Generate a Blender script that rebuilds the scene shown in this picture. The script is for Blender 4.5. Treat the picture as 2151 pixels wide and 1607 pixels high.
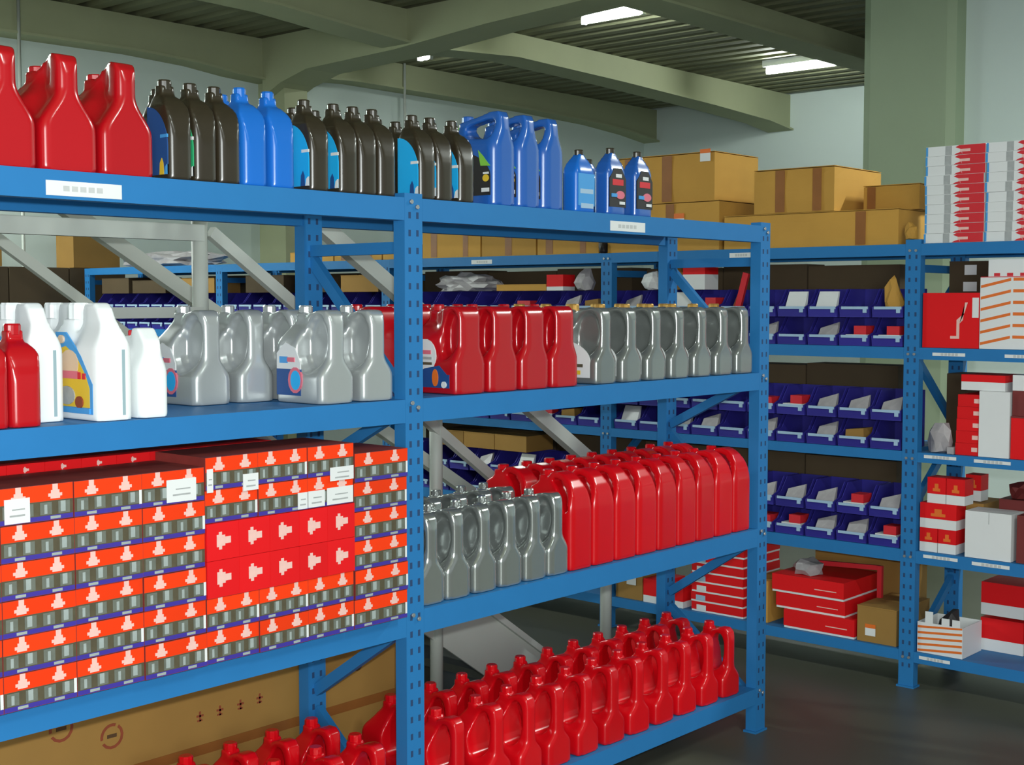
import bpy, bmesh, math, random
from mathutils import Vector, Matrix
random.seed(7)
R = random.random
scene = bpy.context.scene
for o in list(bpy.data.objects):
    bpy.data.objects.remove(o)
COL = scene.collection

# ------------------------------------------------------------------ camera, light, exposure
THETA, PITCH = 0.8454, 0.0603
CAM = Vector((0.0, 0.0, 1.708))
cd = bpy.data.cameras.new('camera')
cam = bpy.data.objects.new('camera', cd)
COL.objects.link(cam)
cam.location = CAM
cam.rotation_euler = (math.pi / 2 - PITCH, 0, -THETA)
cd.sensor_fit = 'HORIZONTAL'
cd.sensor_width = 36
cd.lens = 2834.6 / 2151 * 36
cd.clip_start = 0.05
scene.camera = cam
scene.view_settings.view_transform = 'Standard'
scene.view_settings.look = 'None'
scene.view_settings.gamma = 1
scene.view_settings.use_curve_mapping = False
scene.view_settings.exposure = 0.35

world = bpy.data.worlds.new('hall_ambient')
scene.world = world
world.use_nodes = True
world.node_tree.nodes['Background'].inputs[0].default_value = (0.86, 0.95, 0.93, 1)
world.node_tree.nodes['Background'].inputs[1].default_value = 0.25


def light(name, kind, loc, energy, color=(1, 1, 1), size=None, size_y=None, aim=None):
    l = bpy.data.lights.new(name, kind)
    l.energy = energy
    l.color = color
    if kind == 'AREA':
        l.size = size
        if size_y:
            l.shape = 'RECTANGLE'
            l.size_y = size_y
    elif size:
        l.shadow_soft_size = size
    o = bpy.data.objects.new(name, l)
    COL.objects.link(o)
    o.location = loc
    if aim is not None:
        d = Vector(aim) - Vector(loc)
        o.rotation_euler = d.to_track_quat('-Z', 'Y').to_euler()
    return o


# the camera's own flash, and an added area light behind it that brightens the front faces
light('camera_flash', 'POINT', (0.03, 0.0, 1.80), 245, (0.97, 1.0, 1.0), 0.025)
light('added_front_fill', 'AREA', (-2.6, -3.4, 2.1), 170, (0.93, 1.0, 0.98), 3.0, 2.6, aim=(2.6, 2.2, 1.2))

# ------------------------------------------------------------------ materials
MATS = {}


def mat(name, col, rough=0.5, metal=0.0, var=0.06, scale=8.0, bump=0.0, spec=0.5, obvar=0.0, emit=None, coat=0.0):
    if name in MATS:
        return MATS[name]
    m = bpy.data.materials.new(name)
    m.use_nodes = True
    nt = m.node_tree
    b = nt.nodes['Principled BSDF']
    b.inputs['Roughness'].default_value = rough
    b.inputs['Metallic'].default_value = metal
    b.inputs['Specular IOR Level'].default_value = spec
    b.inputs['Coat Weight'].default_value = coat
    b.inputs['Coat Roughness'].default_value = 0.12
    tc = nt.nodes.new('ShaderNodeTexCoord')
    nz = nt.nodes.new('ShaderNodeTexNoise')
    nz.inputs['Scale'].default_value = scale
    nz.inputs['Detail'].default_value = 4
    nt.links.new(tc.outputs['Object'], nz.inputs['Vector'])
    mx = nt.nodes.new('ShaderNodeMix')
    mx.data_type = 'RGBA'
    c = Vector(col)
    mx.inputs[6].default_value = (*(c * (1 - var)), 1)
    mx.inputs[7].default_value = (*[min(1, v) for v in c * (1 + var)], 1)
    nt.links.new(nz.outputs[0], mx.inputs[0])
    out = mx.outputs[2]
    if obvar:
        oi = nt.nodes.new('ShaderNodeObjectInfo')
        mr = nt.nodes.new('ShaderNodeMapRange')
        mr.inputs[3].default_value = 1 - obvar
        mr.inputs[4].default_value = 1 + obvar
        nt.links.new(oi.outputs['Random'], mr.inputs[0])
        hs = nt.nodes.new('ShaderNodeHueSaturation')
        nt.links.new(mr.outputs[0], hs.inputs['Value'])
        nt.links.new(out, hs.inputs['Color'])
        out = hs.outputs[0]
    nt.links.new(out, b.inputs['Base Color'])
    if bump:
        bp = nt.nodes.new('ShaderNodeBump')
        bp.inputs['Strength'].default_value = bump
        bp.inputs['Distance'].default_value = 0.004
        nt.links.new(nz.outputs[0], bp.inputs['Height'])
        nt.links.new(bp.outputs[0], b.inputs['Normal'])
    if emit:
        b.inputs['Emission Color'].default_value = (*emit[0], 1)
        b.inputs['Emission Strength'].default_value = emit[1]
    MATS[name] = m
    return m


def srgb(r, g, b):
    f = lambda v: (v / 255 / 12.92) if v / 255 <= 0.04045 else ((v / 255 + 0.055) / 1.055) ** 2.4
    return (f(r), f(g), f(b))


M_BLUE = mat('blue_enamel', (0.022, 0.175, 0.435), 0.5, 0, 0.05, 14, spec=0.25)
M_DARKSLOT = mat('slot_dark', (0.012, 0.05, 0.14), 0.8)
M_BOLT = mat('zinc_bolt', (0.45, 0.47, 0.48), 0.4, 0.7)
M_WHITE = mat('white_paper', (0.72, 0.74, 0.74), 0.6, 0, 0.03)
M_FAINT = mat('faint_grey_ink', (0.50, 0.52, 0.52), 0.7, 0, 0.1, 60)
M_GREYINK = mat('grey_ink', (0.36, 0.38, 0.38), 0.7, 0, 0.2, 60)
M_RED = mat('red_plastic', (0.44, 0.004, 0.009), 0.22, 0, 0.04, 10, obvar=0.05, coat=0.4)
M_REDDK = mat('red_plastic_satin', (0.60, 0.003, 0.008), 0.24, 0, 0.05, 10, spec=0.4, obvar=0.08, coat=0.12)
M_SILVER = mat('silver_plastic', (0.44, 0.47, 0.47), 0.30, 0.4, 0.04, 10, coat=1.0)
M_CHROME = mat('silver_glossy_plastic', (0.42, 0.45, 0.44), 0.19, 0.75, 0.04, 10, coat=1.0)
M_SILVERG = mat('dimmed_silver_plastic', (0.25, 0.27, 0.26), 0.25, 0.5, 0.04, 10, coat=1.0)  # silver darkened in its colour for the weaker reflections on these jugs
M_GOLD = mat('gold_cap', (0.62, 0.36, 0.09), 0.35, 0.5)
M_BLACK = mat('black_plastic', (0.030, 0.023, 0.013), 0.3, 0, 0.2, 30, coat=0.7)
M_WHITEP = mat('white_plastic', (0.84, 0.88, 0.88), 0.3, 0, 0.02)
M_BLUEP = mat('bright_blue_plastic', (0.012, 0.15, 0.58), 0.24, 0, 0.05)
M_BLUEJ = mat('royal_blue_plastic', (0.016, 0.11, 0.44), 0.25, 0, 0.06, coat=1.0)
M_LTBLUE = mat('light_blue_print', (0.06, 0.32, 0.70), 0.4)
M_CYAN = mat('cyan_print', (0.012, 0.42, 0.85), 0.4)
M_GREEN = mat('green_print', (0.03, 0.42, 0.17), 0.4)
M_LIME = mat('lime_print', (0.22, 0.55, 0.06), 0.4)
M_NAVY = mat('navy_print', (0.012, 0.07, 0.25), 0.5)
M_INK = mat('black_ink', (0.02, 0.018, 0.018), 0.5)
M_YEL = mat('yellow_print', (0.75, 0.50, 0.03), 0.45)
M_ORNG = mat('orange_print', (0.75, 0.16, 0.02), 0.5)
M_PINK = mat('pink_print', (0.70, 0.16, 0.22), 0.5)
M_SKIN = mat('cream_print', (0.75, 0.55, 0.38), 0.5)
M_REDPR = mat('red_print', (0.62, 0.02, 0.03), 0.5)
M_STRIP = mat('grey_level_strip', (0.30, 0.42, 0.46), 0.4)
M_CORANGE = mat('orange_carton_print', (0.84, 0.045, 0.006), 0.55, 0, 0.10, 6, spec=0.15, obvar=0.08)
M_CRED = mat('red_carton_print', (0.72, 0.009, 0.012), 0.55, 0, 0.04, 6, spec=0.2, obvar=0.05)
M_CTOP = mat('carton_dark_red', (0.22, 0.03, 0.025), 0.6, 0, 0.3, 20)
M_CDARK = mat('carton_picture_olive', (0.085, 0.072, 0.042), 0.5, 0, 0.3, 40)
M_CGREY = mat('carton_picture_grey', (0.14, 0.155, 0.13), 0.45, 0, 0.25, 50)
M_CLITE = mat('carton_picture_light', (0.33, 0.38, 0.37), 0.45, 0, 0.15, 50)
M_CBLUE = mat('carton_blue_print', (0.045, 0.03, 0.30), 0.5, 0, 0.15)
M_EMB = mat('emblem_print', (0.80, 0.50, 0.45), 0.5, 0, 0.10, 60)
M_CARD = mat('cardboard', (0.50, 0.265, 0.044), 0.8, 0, 0.14, 5, obvar=0.10)
M_CARD2 = mat('cardboard_dull', (0.33, 0.18, 0.040), 0.85, 0, 0.16, 5, obvar=0.12)
M_TAPE = mat('brown_tape', (0.27, 0.10, 0.022), 0.45, 0, 0.2, 12)
M_CARDINK = mat('dark_carton_ink', (0.09, 0.045, 0.015), 0.9)  # dark ink of the letters and marks on the big carton
M_MARK = mat('red_carton_ink', (0.26, 0.055, 0.02), 0.8, 0, 0.2, 30)
M_BIN = mat('bin_blue_plastic', (0.030, 0.025, 0.26), 0.45, 0, 0.1, obvar=0.12)
M_HOLDER = mat('bin_label_holder', (0.36, 0.52, 0.68), 0.35)
M_BAG = mat('pale_grey_plastic_bag', (0.36, 0.34, 0.35), 0.4, 0, 0.25, 25, bump=0.4)
M_GREYST = mat('pale_grey_painted_steel', (0.50, 0.54, 0.49), 0.5, 0, 0.04)
M_TREAD = mat('dark_tread_plate', (0.055, 0.06, 0.05), 0.6, 0.2, 0.2, 30)
M_WALL = mat('painted_wall', (0.66, 0.76, 0.72), 0.85, 0, 0.03, 1.5)
M_OLIVE = mat('ceiling_paint_olive', (0.40, 0.43, 0.26), 0.75, 0, 0.08, 3)
M_DECK = mat('deck_sheet_olive', (0.17, 0.18, 0.10), 0.7, 0, 0.25, 2)
M_COLUMN = mat('column_paint', (0.34, 0.42, 0.28), 0.75, 0, 0.05, 3)
M_FLOOR = mat('dark_floor_paint', (0.085, 0.085, 0.06), 0.42, 0, 0.22, 1.6, bump=0.03)
M_TUBE = mat('tube_glow', (1, 1, 1), 0.4, emit=((0.93, 1.0, 0.97), 95.0))
M_FIX = mat('fixture_white', (0.7, 0.74, 0.72), 0.5)
M_DIM = mat('dim_brown_board', (0.075, 0.05, 0.024), 0.9, 0, 0.25, 4, obvar=0.2)  # brown with the gloom behind the racks put into the colour
M_DKRED = mat('maroon_carton', (0.16, 0.02, 0.018), 0.6, 0, 0.2)


# ------------------------------------------------------------------ helpers
def new():
    return bmesh.new()


def box(bm, x0, x1, y0, y1, z0, z1, mi=0):
    v = [bm.verts.new(p) for p in ((x0, y0, z0), (x1, y0, z0), (x1, y1, z0), (x0, y1, z0),
                                   (x0, y0, z1), (x1, y0, z1), (x1, y1, z1), (x0, y1, z1))]
    for f in ((3, 2, 1, 0), (4, 5, 6, 7), (0, 1, 5, 4), (1, 2, 6, 5), (2, 3, 7, 6), (3, 0, 4, 7)):
        bm.faces.new([v[i] for i in f]).material_index = mi


def bar(bm, p, q, w, h, mi=0, up=(0, 0, 1)):
    p, q = Vector(p), Vector(q)
    d = (q - p).normalized()
    s = d.cross(Vector(up))
    if s.length < 1e-4:
        s = Vector((1, 0, 0))
    s.normalize()
    u = s.cross(d)
    vs = []
    for c in (p, q):
        for a, b in ((-1, -1), (1, -1), (1, 1), (-1, 1)):
            vs.append(bm.verts.new(c + s * a * w / 2 + u * b * h / 2))
    for f in ((3, 2, 1, 0), (4, 5, 6, 7), (0, 1, 5, 4), (1, 2, 6, 5), (2, 3, 7, 6), (3, 0, 4, 7)):
        bm.faces.new([vs[i] for i in f]).material_index = mi


def tube(bm, pts, r, seg=10, mi=0):
    pts = [Vector(p) for p in pts]
    rings = []
    for i, p in enumerate(pts):
        d = (pts[min(i + 1, len(pts) - 1)] - pts[max(i - 1, 0)]).normalized()
        s = d.cross(Vector((0.13, 0.21, 1)))
        s.normalize()
        u = s.cross(d)
        rings.append([bm.verts.new(p + (s * math.cos(2 * math.pi * k / seg) + u * math.sin(2 * math.pi * k / seg)) * r)
                      for k in range(seg)])
    for a, b in zip(rings, rings[1:]):
        for k in range(seg):
            f = bm.faces.new((a[k], a[(k + 1) % seg], b[(k + 1) % seg], b[k]))
            f.material_index = mi
            f.smooth = True
    bm.faces.new(rings[0][::-1]).material_index = mi
    bm.faces.new(rings[-1]).material_index = mi


def lathe(bm, prof, cx=0, cy=0, cz=0, seg=18, mi=0, rib=0.0):
    rings = []
    for r, z in prof:
        rings.append([bm.verts.new((cx + (r - (rib if k % 2 else 0)) * math.cos(2 * math.pi * k / seg),
                                    cy + (r - (rib if k % 2 else 0)) * math.sin(2 * math.pi * k / seg), cz + z))
                      for k in range(seg)])
    for a, b in zip(rings, rings[1:]):
        for k in range(seg):
            f = bm.faces.new((a[k], a[(k + 1) % seg], b[(k + 1) % seg], b[k]))
            f.material_index = mi
            f.smooth = not rib
    bm.faces.new(rings[0][::-1]).material_index = mi
    bm.faces.new(rings[-1]).material_index = mi


def poly_x(bm, x, pts, mi=0, t=0.0012):
    """flat print on a face looking to -x: pts are (y, z)"""
    a = [bm.verts.new((x, y, z)) for y, z in pts]
    b = [bm.verts.new((x + t, y, z)) for y, z in pts]
    n = len(a)
    bm.faces.new(a).material_index = mi
    bm.faces.new(b[::-1]).material_index = mi
    for i in range(n):
        bm.faces.new((a[i], b[i], b[(i + 1) % n], a[(i + 1) % n])).material_index = mi


def poly_y(bm, y, pts, mi=0, t=0.0012):
    """flat print on a face looking to -y: pts are (x, z)"""
    a = [bm.verts.new((x, y, z)) for x, z in pts]
    b = [bm.verts.new((x, y + t, z)) for x, z in pts]
    n = len(a)
    bm.faces.new(a[::-1]).material_index = mi
    bm.faces.new(b).material_index = mi
    for i in range(n):
        bm.faces.new((a[i], a[(i + 1) % n], b[(i + 1) % n], b[i])).material_index = mi


def rect(a0, a1, b0, b1):
    return [(a0, b0), (a1, b0), (a1, b1), (a0, b1)]


def ell(ca, cb, ra, rb, n=16, a0=0.0, a1=2 * math.pi, close=True):
    m = n if close else n + 1
    return [(ca + ra * math.cos(a0 + (a1 - a0) * i / n), cb + rb * math.sin(a0 + (a1 - a0) * i / n)) for i in range(m)]


def mesh(name, bm, mats):
    bmesh.ops.recalc_face_normals(bm, faces=bm.faces)
    me = bpy.data.meshes.new(name)
    bm.to_mesh(me)
    bm.free()
    for m in (mats if isinstance(mats, (list, tuple)) else [mats]):
        me.materials.append(m)
    return me


def obj(name, bm, mats, parent=None, label=None):
    me = bm if isinstance(bm, bpy.types.Mesh) else mesh(name, bm, mats)
    o = bpy.data.objects.new(name, me)
    COL.objects.link(o)
    if parent:
        o.parent = parent
    if label:
        o['label'] = label
    return o


def tag(o, label, cat, group=None):
    o['label'] = label
    o['category'] = cat
    if group:
        o['group'] = group
    return o


def thing(name, label, cat, loc=(0, 0, 0), rz=0.0, group=None):
    o = bpy.data.objects.new(name, None)
    COL.objects.link(o)
    o.empty_display_size = 0.05
    o.location = loc
    o.rotation_euler = (0, 0, rz)
    return tag(o, label, cat, group)


def struct(name, bm, mats):
    o = obj(name, bm, mats)
    o['kind'] = 'structure'
    return o


def dup(root, loc, rz=0.0, label=None, group=None, scale=None):
    r = root.copy()
    COL.objects.link(r)
    r.location = loc
    r.rotation_euler = (0, 0, rz)
    if scale:
        r.scale = scale
    if label:
        r['label'] = label
    if group:
        r['group'] = group
    for ch in list(root.children):
        c = ch.copy()
        COL.objects.link(c)
        c.parent = r
        for g in list(ch.children):
            d = g.copy()
            COL.objects.link(d)
            d.parent = c
    return r


class Kind:
    """a prototype that is moved on its first use and copied afterwards"""

    def __init__(self, root):
        self.root, self.used = root, False

    def put(self, loc, rz=0.0, label=None, group=None):
        if not self.used:
            self.used = True
            r = self.root
            r.location = loc
            r.rotation_euler = (0, 0, rz)
            if label:
                r['label'] = label
            if group:
                r['group'] = group
            return r
        return dup(self.root, loc, rz, label, group)


ORD = ['first', 'second', 'third', 'fourth', 'fifth', 'sixth', 'seventh', 'eighth', 'ninth', 'tenth', 'eleventh',
       'twelfth', 'thirteenth', 'fourteenth', 'fifteenth', 'sixteenth', 'seventeenth', 'eighteenth', 'nineteenth', 'twentieth']


def sstep(a, b, x):
    t = max(0.0, min(1.0, (x - a) / (b - a)))
    return t * t * (3 - 2 * t)


def blown(name, outer, hole, tfun, m, voxel=0.005, smooth=4, rnd=0.020, step=0.012):
    """blow-moulded bottle: side outline (y,z) with an optional handle hole, thickness tfun(y,z), rounded by remeshing"""
    bm = new()
    edges = []
    for loop in [outer] + ([hole] if hole else []):
        vs = [bm.verts.new((0, y, z)) for y, z in loop]
        for i in range(len(vs)):
            edges.append(bm.edges.new((vs[i], vs[(i + 1) % len(vs)])))
    bmesh.ops.triangle_fill(bm, edges=edges, use_beauty=True)
    zs = [p[1] for p in outer]
    ys = [p[0] for p in outer]
    z = min(zs) + 0.012
    while z < max(zs) - 0.004:
        bmesh.ops.bisect_plane(bm, geom=bm.verts[:] + bm.edges[:] + bm.faces[:], plane_co=(0, 0, z), plane_no=(0, 0, 1))
        z += step
    y = min(ys) + 0.012
    while y < max(ys) - 0.004:
        bmesh.ops.bisect_plane(bm, geom=bm.verts[:] + bm.edges[:] + bm.faces[:], plane_co=(0, y, 0), plane_no=(0, 1, 0))
        y += step
    for dd in (0.0012, 0.003, 0.0055, 0.009, 0.0145):
        for yy in (min(ys) + dd, max(ys) - dd):
            bmesh.ops.bisect_plane(bm, geom=bm.verts[:] + bm.edges[:] + bm.faces[:], plane_co=(0, yy, 0), plane_no=(0, 1, 0))
    r = bmesh.ops.extrude_face_region(bm, geom=bm.faces[:])
    top = {v for v in r['geom'] if isinstance(v, bmesh.types.BMVert)}
    for v in bm.verts:
        t = max(0.006, tfun(v.co.y, v.co.z))
        d = min(v.co.y - min(ys), max(ys) - v.co.y)      # rounded upright corners
        q = min(rnd, t * 0.75)
        if d < q:
            t = max(0.004, t - q + math.sqrt(max(0.0, q * q - (q - d) ** 2)))
        v.co.x = t if v in top else -t
    me = mesh(name, bm, m)
    o = bpy.data.objects.new(name, me)
    COL.objects.link(o)
    md = o.modifiers.new('r', 'REMESH')
    md.mode = 'VOXEL'
    md.voxel_size = voxel
    sm = o.modifiers.new('s', 'SMOOTH')
    sm.factor = 0.5
    sm.iterations = smooth
    dg = bpy.context.evaluated_depsgraph_get()
    res = bpy.data.meshes.new_from_object(o.evaluated_get(dg))
    bpy.data.objects.remove(o)
    zmin = min(v.co.z for v in res.vertices)
    for v in res.vertices:
        v.co.z -= zmin
    for p in res.polygons:
        p.use_smooth = True
    if not res.materials:
        res.materials.append(m)
    return res


# ------------------------------------------------------------------ the hall
XW, YW, ZD = 13.6, 9.89, 4.03
bm = new(); box(bm, -7, XW, -7, YW, -0.12, 0); struct('floor', bm, M_FLOOR)
bm = new(); box(bm, -7, XW + 0.2, YW, YW + 0.2, -0.12, ZD + 0.1); struct('wall_back', bm, M_WALL)
bm = new(); box(bm, XW, XW + 0.2, -7, YW, -0.12, ZD + 0.1); struct('wall_end', bm, M_WALL)
bm = new(); box(bm, 9.25, 9.40, -7, 4.02, -0.12, ZD + 0.1); struct('wall_right', bm, M_WALL)

bm = new()
box(bm, -7, XW, -7, YW, ZD + 0.06, ZD + 0.12)
x = -6.9
while x < XW - 0.2:                      # trapezoid ribs of the roof sheet, running away from the front rack
    vs = []
    for yy in (-7.0, YW):
        for dx, dz in ((0, 0.07), (0.03, 0), (0.13, 0), (0.16, 0.07)):
            vs.append(bm.verts.new((x + dx, yy, ZD + dz)))
    for a in range(3):
        bm.faces.new((vs[a], vs[a + 1], vs[a + 5], vs[a + 4]))
    x += 0.22
struct('ceiling', bm, M_DECK)


def beam_x(name, y0, y1, prof, mtl=M_OLIVE):
    """beam along x with a bottom line prof = [(x, zbottom)...] under the deck"""
    bm = new()
    rows = []
    for xx, zb in prof:
        e = 0.045
        rows.append([bm.verts.new((xx, y, z)) for y, z in ((y0 - e, zb), (y1 + (0 if y1 == YW else e), zb), (y1 + (0 if y1 == YW else e), zb + 0.02), (y1, zb + 0.02),
                                                           (y1, ZD), (y0, ZD), (y0, zb + 0.02), (y0 - e, zb + 0.02))])
    for a, b in zip(rows, rows[1:]):
        for k in range(8):
            bm.faces.new((a[k], a[(k + 1) % 8], b[(k + 1) % 8], b[k]))
    bm.faces.new(rows[0][::-1]); bm.faces.new(rows[-1])
    return struct(name, bm, mtl)


def beam_y(name, x0, x1, prof, mtl=M_OLIVE):
    bm = new()
    rows = []
    for yy, zb in prof:
        rows.append([bm.verts.new((xx, yy, z)) for xx, z in ((x0, zb), (x1, zb), (x1, ZD), (x0, ZD))])
    for a, b in zip(rows, rows[1:]):
        for k in range(4):
            bm.faces.new((a[k], a[(k + 1) % 4], b[(k + 1) % 4], b[k]))
    bm.faces.new(rows[0][::-1]); bm.faces.new(rows[-1])
    return struct(name, bm, mtl)


# wall beam over the back wall, haunched at its column and at the room corner
beam_x('trim_1', 9.70, YW, [(-7, 3.74), (4.6, 3.72), (6.3, 3.74), (6.9, 3.72), (7.3, 3.68), (7.71, 3.66), (7.96, 3.57), (8.12, 3.66),
                            (8.3, 3.76), (8.7, 3.78), (9.6, 3.78), (11.2, 3.78), (12.4, 3.75), (13.1, 3.70), (XW, 3.64)])
# second beam, parallel to it
beam_x('trim_2', 7.86, 8.10, [(-7, 3.84), (4.6, 3.86), (6.3, 3.84), (7.0, 3.79), (7.7, 3.75), (8.0, 3.76), (8.9, 3.82), (10.4, 3.79), (12.0, 3.74), (13.1, 3.69), (XW, 3.63)])
# third one, nearer, which runs into the big column on the right
beam_x('trim_3', 5.70, 5.94, [(-7, 3.84), (8.5, 3.84), (10.2, 3.83), (XW, 3.83)])
# main girder running away from the camera to the back-wall column, haunched where it lands
beam_y('trim_4', 7.60, 7.98, [(-7, 3.90), (4.0, 3.88), (5.8, 3.85), (7.0, 3.80), (8.0, 3.73), (9.1, 3.70), (9.45, 3.62), (9.70, 3.52)])
bm = new(); box(bm, 7.70, 7.96, 9.52, YW, 0, ZD); struct('trim_5', bm, M_OLIVE)

# pilaster column on the right with a flat front and chamfered edges
bm = new()
cx, y0, y1 = 9.05, 3.965, 4.655
pr = [(cx, y0 + 0.05), (cx, y1 - 0.07), (cx + 0.05, y1), (cx + 0.35, y1), (cx + 0.35, y0), (cx + 0.05, y0)]
lo = [bm.verts.new((a, b, 0)) for a, b in pr]
hi = [bm.verts.new((a, b, ZD)) for a, b in pr]
for i in range(6):
    bm.faces.new((lo[i], lo[(i + 1) % 6], hi[(i + 1) % 6], hi[i]))
bm.faces.new(hi); bm.faces.new(lo[::-1])
struct('trim_6', bm, M_COLUMN)

# ceiling lamps
def lamp(x, yc, ln, label):
    t = thing('fluorescent_lamp', label, 'lamp', (x, yc, ZD), 0, 'ceiling tube lamps')
    bm = new(); box(bm, -0.06, 0.06, -ln / 2 - 0.03, ln / 2 + 0.03, -0.06, 0.0); obj('housing', bm, M_FIX, t)
    bm = new()
    tube(bm, [(0, -ln / 2, -0.095), (0, ln / 2, -0.095)], 0.032, 12)
    obj('tube', bm, M_TUBE, t)
    for s in (-1, 1):
        bm = new()
        box(bm, -0.02, 0.02, s * ln / 2 - 0.012, s * ln / 2 + 0.012, -0.13, -0.05)
        obj('end_cap', bm, M_FIX, t)
    return t


lamp(8.52, 6.50, 0.58, 'lit fluorescent tube on the ceiling, left one of the two long ones')
lamp(11.56, 6.56, 0.74, 'lit fluorescent tube on the ceiling close to the big right-hand column')
lamp(8.80, 8.86, 0.14, 'small far ceiling lamp peeking out from under the girder')
# unseen fill lights added below the ceiling to brighten the aisle and walls
for i, (lx, ly, e) in enumerate(((2.5, -1.0, 70), (6.9, 0.6, 120), (2.6, 8.9, 200))):
    light('added_fill_light', 'AREA', (lx, ly, 3.86), e, (0.92, 1.0, 0.95), 0.15, 1.2)

for i, (px_, lab) in enumerate(((5.27, 'thin pale vertical pipe on the back wall above the red jugs'),
                                (9.31, 'thin pale vertical pipe on the back wall above the black bottles'))):
    bm = new(); tube(bm, [(px_, 9.66, 0.0), (px_, 9.66, ZD)], 0.013, 8)
    bm2 = bm
    tag(obj('conduit_pipe', bm2, M_GREYST), lab, 'pipe', 'pipes on the back wall')

# ------------------------------------------------------------------ racks
def rack_post(name, parent, base, dx, dy, slot_axis, zt, foot=True):
    """square-ish upright, dx by dy, front face with two rows of keyhole slots"""
    bm = new()
    x, y = base
    box(bm, x, x + dx, y, y + dy, 0.004, zt)
    if foot:
        box(bm, x - 0.008, x + dx + 0.008, y - 0.006, y + dy + 0.006, 0, 0.008)
    o = obj(name, bm, M_BLUE, parent)
    s = new()
    z = 0.10
    while z < zt - 0.04:
        for k in (0.28, 0.72):
            if slot_axis == 'y':
                c = x + dx * k
                box(s, c - 0.0045, c + 0.0045, y - 0.0006, y + 0.002, z - 0.009, z + 0.009)
            else:
                c = y + dy * k
                box(s, x - 0.0006, x + 0.002, c - 0.0045, c + 0.0045, z - 0.009, z + 0.009)
        z += 0.05
    so = obj('slots', s, M_DARKSLOT, o)
    so['kind'] = 'stuff'
    return o


def bolts(parent, pts, axis):
    for p in pts:
        bm = new()
        q = Vector(p)
        d = Vector((0, -0.006, 0)) if axis == 'y' else Vector((-0.006, 0, 0))
        tube(bm, [q, q + d], 0.0065, 6)
        obj('bolt', bm, M_BOLT, parent)


def label_plate(parent, axis, c0, c1, z0, z1, plane):
    bm = new()
    f = poly_y if axis == 'y' else poly_x
    t = 0.0018
    f(bm, plane - t, rect(min(c0, c1), max(c0, c1), z0, z1), 0, t)
    w = abs(c1 - c0)
    a = min(c0, c1)
    zm = (z0 + z1) / 2
    for k in range(5):
        f(bm, plane - t - 0.0005, rect(a + w * (0.22 + 0.11 * k), a + w * (0.30 + 0.11 * k), zm - 0.006, zm + 0.006), 1, 0.0005)
    o = obj('label_plate', bm, [M_WHITE, M_FAINT], parent)
    return o


# ---- front rack, two bays, face on y = 2.758
FY, FR = 2.758, 3.195
PX = [0.745, 2.655, 4.561]
PW = 0.07
rack = thing('storage_rack', 'blue steel storage rack in the foreground loaded with jugs and filter cartons', 'rack', (0, 0, 0))
LV = [(1.935, 2.0), (1.362, 1.430), (0.746, 0.818), (0.1175, 0.182)]
for pxx in PX:
    for yy in (FY, FR):
        p = rack_post('post', rack, (pxx, yy), PW, 0.045, 'y', 2.012)
        if yy == FY:
            for z0, z1 in LV:
                bolts(p, [(pxx + PW * 0.35, FY, z1 - 0.012), (pxx + PW * 0.68, FY, z1 - 0.026)], 'y')
    # bracing of the end frame between its front and rear post
    xc = pxx + PW / 2
    for z in (1.86, 0.11):
        bm = new(); bar(bm, (xc, FY + 0.045, z), (xc, FR, z), 0.026, 0.034); obj('cross_brace', bm, M_BLUE, rack)
    for (za, zb) in ((1.44, 1.83), (1.40, 1.20), (0.80, 1.16), (0.76, 0.50), (0.13, 0.44)):
        bm = new(); bar(bm, (xc, FY + 0.045, za), (xc, FR, zb), 0.024, 0.034); obj('cross_brace', bm, M_BLUE, rack)
for b in range(2):
    xa, xb = PX[b] + PW + 0.0005, PX[b + 1] - 0.0005
    for z0, z1 in LV:
        bm = new()
        box(bm, xa, xb, FY, FY + 0.038, z0, z1 - 0.0012)
        fb = obj('beam', bm, M_BLUE, rack)
        bm = new(); box(bm, xa, xb, FR + 0.007, FR + 0.045, z0, z1 - 0.0012); obj('beam', bm, M_BLUE, rack)
        bm = new(); box(bm, xa, xb, FY + 0.0385, FR + 0.0065, z1 - 0.023, z1 - 0.0012)
        obj('shelf_panel', bm, M_BLUE, rack)
        if z1 == 2.0:
            if b == 0:
                label_plate(fb, 'y', 1.56, 1.75, 1.942, 1.975, FY)
            else:
                label_plate(fb, 'y', 3.604, 3.80, 1.943, 1.976, FY)

# ---- long rack at the back, face on x = 5.563, running away from the camera
GX, GR = 5.563, 6.03
GP = [0.87, 2.567, 4.245, 5.91, 7.56, 9.22]
GW = 0.07
GL = [(1.905, 1.957), (1.4545, 1.507), (1.005, 1.050), (0.5586, 0.615), (0.1165, 0.166)]
far = thing('storage_rack', 'long blue rack at the back running along the aisle, with picking bins', 'rack', (0, 0, 0))
for k, yy in enumerate(GP):
    for xx in (GX, GR):
        p = rack_post('post', far, (xx, yy), 0.045, GW, 'x', 1.975 if k == 1 else 1.9545)
        if xx == GX and k in (1, 2):
            for z0, z1 in GL:
                bolts(p, [(GX, yy + GW * 0.3, z1 - 0.03), (GX, yy + GW * 0.7, z1 - 0.03)], 'x')
    yc = yy + GW / 2
    for (za, zb) in ((1.85, 1.85), (1.50, 1.80), (1.46, 1.13), (0.80, 1.10), (0.76, 0.46), (0.14, 0.42), (0.10, 0.10)):
        bm = new(); bar(bm, (GX + 0.045, yc, za), (GR, yc, zb), 0.024, 0.034); obj('cross_brace', bm, M_BLUE, far)
FBEAM = {}
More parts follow.
